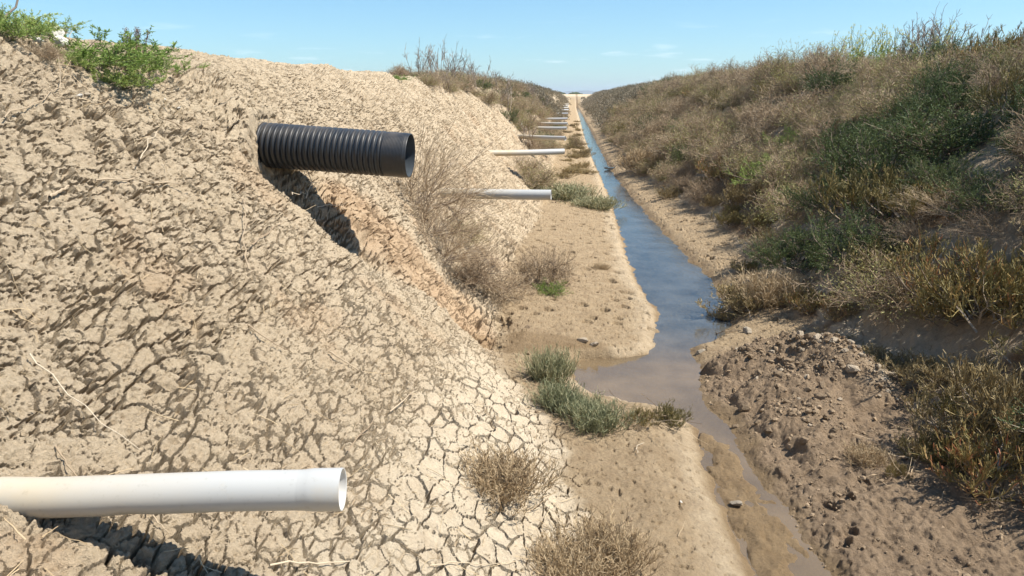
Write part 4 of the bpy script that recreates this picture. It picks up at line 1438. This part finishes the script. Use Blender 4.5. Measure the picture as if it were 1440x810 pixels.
stick([(345, 460), (370, 480), (400, 497)], .006, 'brown stick left of the dark short stick on the bank', M_STICK, .015, 2)
stick([(300, 155), (330, 140), (338, 138)], .004, 'thin straw stalk above the corrugated pipe root', M_STICK, .03, 1)
stick([(222, 175), (250, 185), (285, 178)], .006, 'forked twig at the dark hollow on the upper bank', M_STICK, .03, 4)
stick([(190, 240), (205, 215), (215, 200)], .004, 'curved root bridging the dark hollow', M_PSTICK, .05, 1)
stick([(75, 640), (100, 672), (120, 700)], .004, 'thin stalk lying behind the front pipe at its stained end', M_STICK, .015)
stick([(200, 720), (218, 745), (235, 762)], .004, 'thin stalk below the middle of the front pipe', M_STICK, .02)
stick([(375, 802), (430, 798), (490, 797)], .005, 'level straw stalk on cracked ground below the front pipe', M_PSTICK, .015)
stick([(600, 800), (640, 797), (700, 798)], .004, 'level straw stalk on mud plates near the bottom edge', M_PSTICK, .012)
stick([(895, 640), (893, 630), (905, 626)], .0035, 'short pale curled fibre on the brown silt', M_PSTICK, .012)
stick([(1150, 545), (1130, 565), (1112, 575)], .006, 'pale forked root lying on the earth heap', M_PSTICK, .09, 3)
stick([(1000, 476), (1015, 474), (1035, 473)], .008, 'dark stick on the rim of the dug earth by the stream', M_STICK, .05)
stick([(425, 290), (433, 268), (428, 250), (432, 235)], .006, 'white root hanging under the corrugated pipe', M_PSTICK, .05, 4)
stick([(440, 305), (455, 300), (475, 302)], .004, 'straw root in the shade below the corrugated pipe', M_PSTICK, .06, 4)
stick([(405, 282), (420, 280), (430, 285)], .005, 'small white root at the edge of the pipe shadow', M_PSTICK, .04, 3)
stick([(1080, 150), (1092, 142), (1100, 150), (1115, 148)], .012, 'white bare branch on the upper right bank', M_PSTICK, .15, 4)
stick([(950, 432), (980, 431), (1012, 433)], .009, 'sunken branch reaching from the brown clump into the stream', M_PSTICK, .03, 6)
stick([(545, 585), (570, 565), (580, 550)], .005, 'twiggy stalk on the lower cracked bank', M_STICK, .02, 4)
stick([(485, 640), (510, 615), (520, 600)], .004, 'twiggy stalk right above the socket of the front pipe', M_STICK, .02, 5)

# stick against the sky at the far left
def sky_stick():
    rr = np.random.default_rng(3)
    q = at(3, 30)
    G = Geo()
    C = np.array([[0, 0, -.05], [.01, .02, .03], [.045, .05, .07], [.06, .06, .12], [.10, .06, .17]])
    G.tubes(C[None], .006, .004, rr, 6)
    o = link('stick', G.mesh('stick'), M_BARE)
    o.location = q
    tag(o, 'dark bent stick standing against the sky at the left corner', 'stick')
sky_stick()

# litter straws on the near bank, individually tiny
def straws():
    rr = np.random.default_rng(17)
    k = Kit(18)
    G = Geo()
    n = 420
    u = rr.uniform(0, 1, n)
    y = 1.4 * (7.0 / 1.4) ** u
    x = rr.uniform(-2.7, .0, n)
    ok = x < toeL(y)
    x, y = x[ok], y[ok]
    z = ground(x, y)
    S = np.stack([x, y, z + .006], 1)
    e = .02
    T1 = np.stack([np.full_like(x, e), x * 0, ground(x + e, y) - z], 1); T2 = np.stack([x * 0, np.full_like(x, e), ground(x, y + e) - z], 1)
    a = rr.uniform(0, 6.28, len(x))[:, None]
    D = nrm(T1 * np.cos(a) + T2 * np.sin(a)) + rr.normal(0, .12, S.shape)
    N = nrm(np.cross(T1, T2))
    Pp = k.grow(S + N * .008, D, rr.uniform(.03, .16, len(x)), 5, .14, 0)
    G.tubes(Pp, .0016, .0010, rr, 3)
    o = link('straw_litter', G.mesh('straw_litter'), M_STRAW)
    tag(o, 'thin dry straws and rootlets littering the near left bank', 'straw litter', None, 'stuff')
straws()

def twig_litter():
    rr = np.random.default_rng(27)
    G = Geo(); k = Kit(28)
    pos = [(x, y, s_) for (_, kd, x, y, s_, _) in PLANTED if y < 13 and kd not in ('weed', 'mustard')]
    X, Y = [], []
    for (x, y, s_) in pos:
        m = 26
        X.append(x + rr.normal(0, .42 * s_, m)); Y.append(y + rr.normal(0, .42 * s_, m))
    x = np.concatenate(X); y = np.concatenate(Y)
    ok = ((x < sL(y) - .03) | (x > sR(y) + .05))
    x, y = x[ok], y[ok]
    e = .03
    z = ground(x, y)
    T1 = np.stack([np.full_like(x, e), x * 0, ground(x + e, y) - z], 1); T2 = np.stack([x * 0, np.full_like(x, e), ground(x, y + e) - z], 1)
    a = rr.uniform(0, 6.28, len(x))[:, None]
    D = nrm(T1 * np.cos(a) + T2 * np.sin(a)) + rr.normal(0, .22, (len(x), 3))
    Pp = k.grow(np.stack([x, y, z + .008], 1), D, rr.uniform(.04, .2, len(x)), 5, .16, 0)
    G.tubes(Pp, .0020, .0012, rr, 3)
    o = link('twig_litter', G.mesh('twig_litter'), M_DRY)
    tag(o, 'fallen dry twigs lying on the soil around the shrubs', 'twig litter', None, 'stuff')
twig_litter()

# ------------------------------------------------------------------ small odd things
def scrap():
    rr = np.random.default_rng(9)
    q = at(733, 185)
    n = 9
    u, v = np.meshgrid(np.linspace(-1, 1, n), np.linspace(0, 1, n))
    X = u * .09 * (1 - .5 * v) + .03 * np.sin(v * 7); Z = v * .30; Yv = .05 * np.sin(u * 4 + v * 5)
    top = np.stack([X, Yv, Z], -1).reshape(-1, 3)
    V = np.concatenate([top, top + [0, .012, 0]])
    idx = np.arange(n * n).reshape(n, n)
    F = np.stack([idx[:-1, :-1], idx[:-1, 1:], idx[1:, 1:], idx[1:, :-1]], -1).reshape(-1, 4)
    o = link('plastic_scrap', mesh_np('plastic_scrap', V, [F, F[:, ::-1] + n * n], True), simple('white_film', (.72, .70, .64), .6, .1, 10))
    o.location = q
    tag(o, 'crumpled white plastic scrap caught on the bare bank above the fourth pipe', 'scrap')
scrap()
rock('stone', 785, 164, .16, M_WHITE, 'whitish block on the bank beside the nearest grey pipe', 'stone', None, ROCKS[0], .8)
def debris():
    q = at(862, 238)
    o = thing('driftwood', q, 'dark tangled driftwood with a bluish rag at the stream edge', 'driftwood')
    k = Kit(5); rr = k.r
    G = Geo()
    b = rr.normal(0, .06, (14, 3)) * [1, 1, .2]
    P0 = k.grow(b, nrm(np.c_[rr.normal(-.2, .6, (14, 2)), rr.uniform(.1, 1, 14)]), rr.uniform(.15, .38, 14), 4, .2, .05)
    G.tubes(P0, .010, .004, rr, 4)
    link('branches', G.mesh('branches'), M_BARE, o)
    me = rock_mesh('rag', 77, .25, .4, 3)
    rg_ = link('rag', me, simple('bluish_rag', (.10, .15, .18), .8, .3, 8), o)
    rg_.scale = (.22, .12, .22)
    rg_.location = (-.1, 0, .03)
debris()

# ------------------------------------------------------------------ far trees and mountains
def far_trees():
    r = np.random.default_rng(31)
    crown, trunk = Geo(), Geo()
    m = 420
    d = dome_dirs(r, m, .6, -.4)
    S = d * (2.0 * r.uniform(.4, 1, m) ** .4)[:, None] * np.array([1.1, 1.1, .8]) + [0, 0, 2.6]
    crown.leaves(S, r.normal(size=S.shape), r.uniform(.5, .9, m), r.uniform(.15, .3, m), r)
    trunk.tubes(np.array([[[0, 0, -.3], [.05, 0, .8], [0, .05, 1.8], [.1, 0, 2.8]]]), .22, .1, r, 7)
    cm_, tm_ = crown.mesh('crown'), trunk.mesh('trunk')
    for i, px in enumerate([778, 781, 784, 787, 790, 803, 807, 811, 815]):
        Y = 620 + 40 * (i % 3)
        dd = raydir(px, 133)
        X = dd[0] * Y / dd[1]
        o = thing('distant_tree', (X, Y, 1.7), 'dark distant tree on the horizon beyond the end of the ditch', 'tree', 'dark trees on the horizon')
        o.scale = (1.0 + .5 * r.random(),) * 2 + (.68 + .25 * r.random(),)
        link('crown', cm_, M_DARK, o)
        link('trunk', tm_, M_STEM, o)
far_trees()

def mountains():
    x = np.linspace(-5200, 5200, 240)
    t = np.linspace(0, 1, 12)
    h = 34 + 20 * perlin(x * .0011, x * 0 + 3, 151) + 16 * perlin(x * .0034, x * 0 + 5, 152) + 6 * perlin(x * .011, x * 0 + 7, 153)
    h = np.clip(h + 18 * np.exp(-((x + 60) / 420) ** 2), 6, 90)
    X = np.repeat(x[None], 12, 0)
    Yv = 8200 + 1500 * (t[:, None] - .5) + 60 * perlin(X * .004, t[:, None] * 6, 154)
    Z = -4 + (h[None] + 6) * np.sin(np.pi * t[:, None]) ** 1.3 + 4 * perlin(X * .01, t[:, None] * 9, 155) * np.sin(np.pi * t[:, None])
    V = np.stack([X, Yv, Z], -1).reshape(-1, 3)
    idx = np.arange(V.shape[0]).reshape(12, -1)
    F = np.stack([idx[:-1, :-1], idx[:-1, 1:], idx[1:, 1:], idx[1:, :-1]], -1).reshape(-1, 4)
    o = link('mountains', mesh_np('mountains', V, [F], True), simple('mountain_rock', (.10, .10, .08), .95, .2, .002))
    tag(o, 'low blue mountains far beyond the end of the ditch', None, None, 'structure')
mountains()

def haze():
    V = np.array([[x, y, z] for z in (-12, 112) for y in (-3200, 12500) for x in (-6300, 6300)])
    F = np.array([[0, 2, 3, 1], [4, 5, 7, 6], [0, 1, 5, 4], [2, 6, 7, 3], [0, 4, 6, 2], [1, 3, 7, 5]])
    m = bpy.data.materials.new('even_haze')
    m.use_nodes = True
    nt = m.node_tree
    nt.nodes.remove(nt.nodes['Principled BSDF'])
    v = nt.nodes.new('ShaderNodeVolumePrincipled')
    v.inputs['Color'].default_value = (.80, .90, 1.0, 1)
    v.inputs['Density'].default_value = .00016
    v.inputs['Anisotropy'].default_value = .2
    nt.links.new(v.outputs[0], nt.nodes['Material Output'].inputs['Volume'])
    o = link('haze', mesh_np('haze', V, [F]), m)
    tag(o, 'thin even haze in the air over the plain', None, None, 'stuff')
haze()
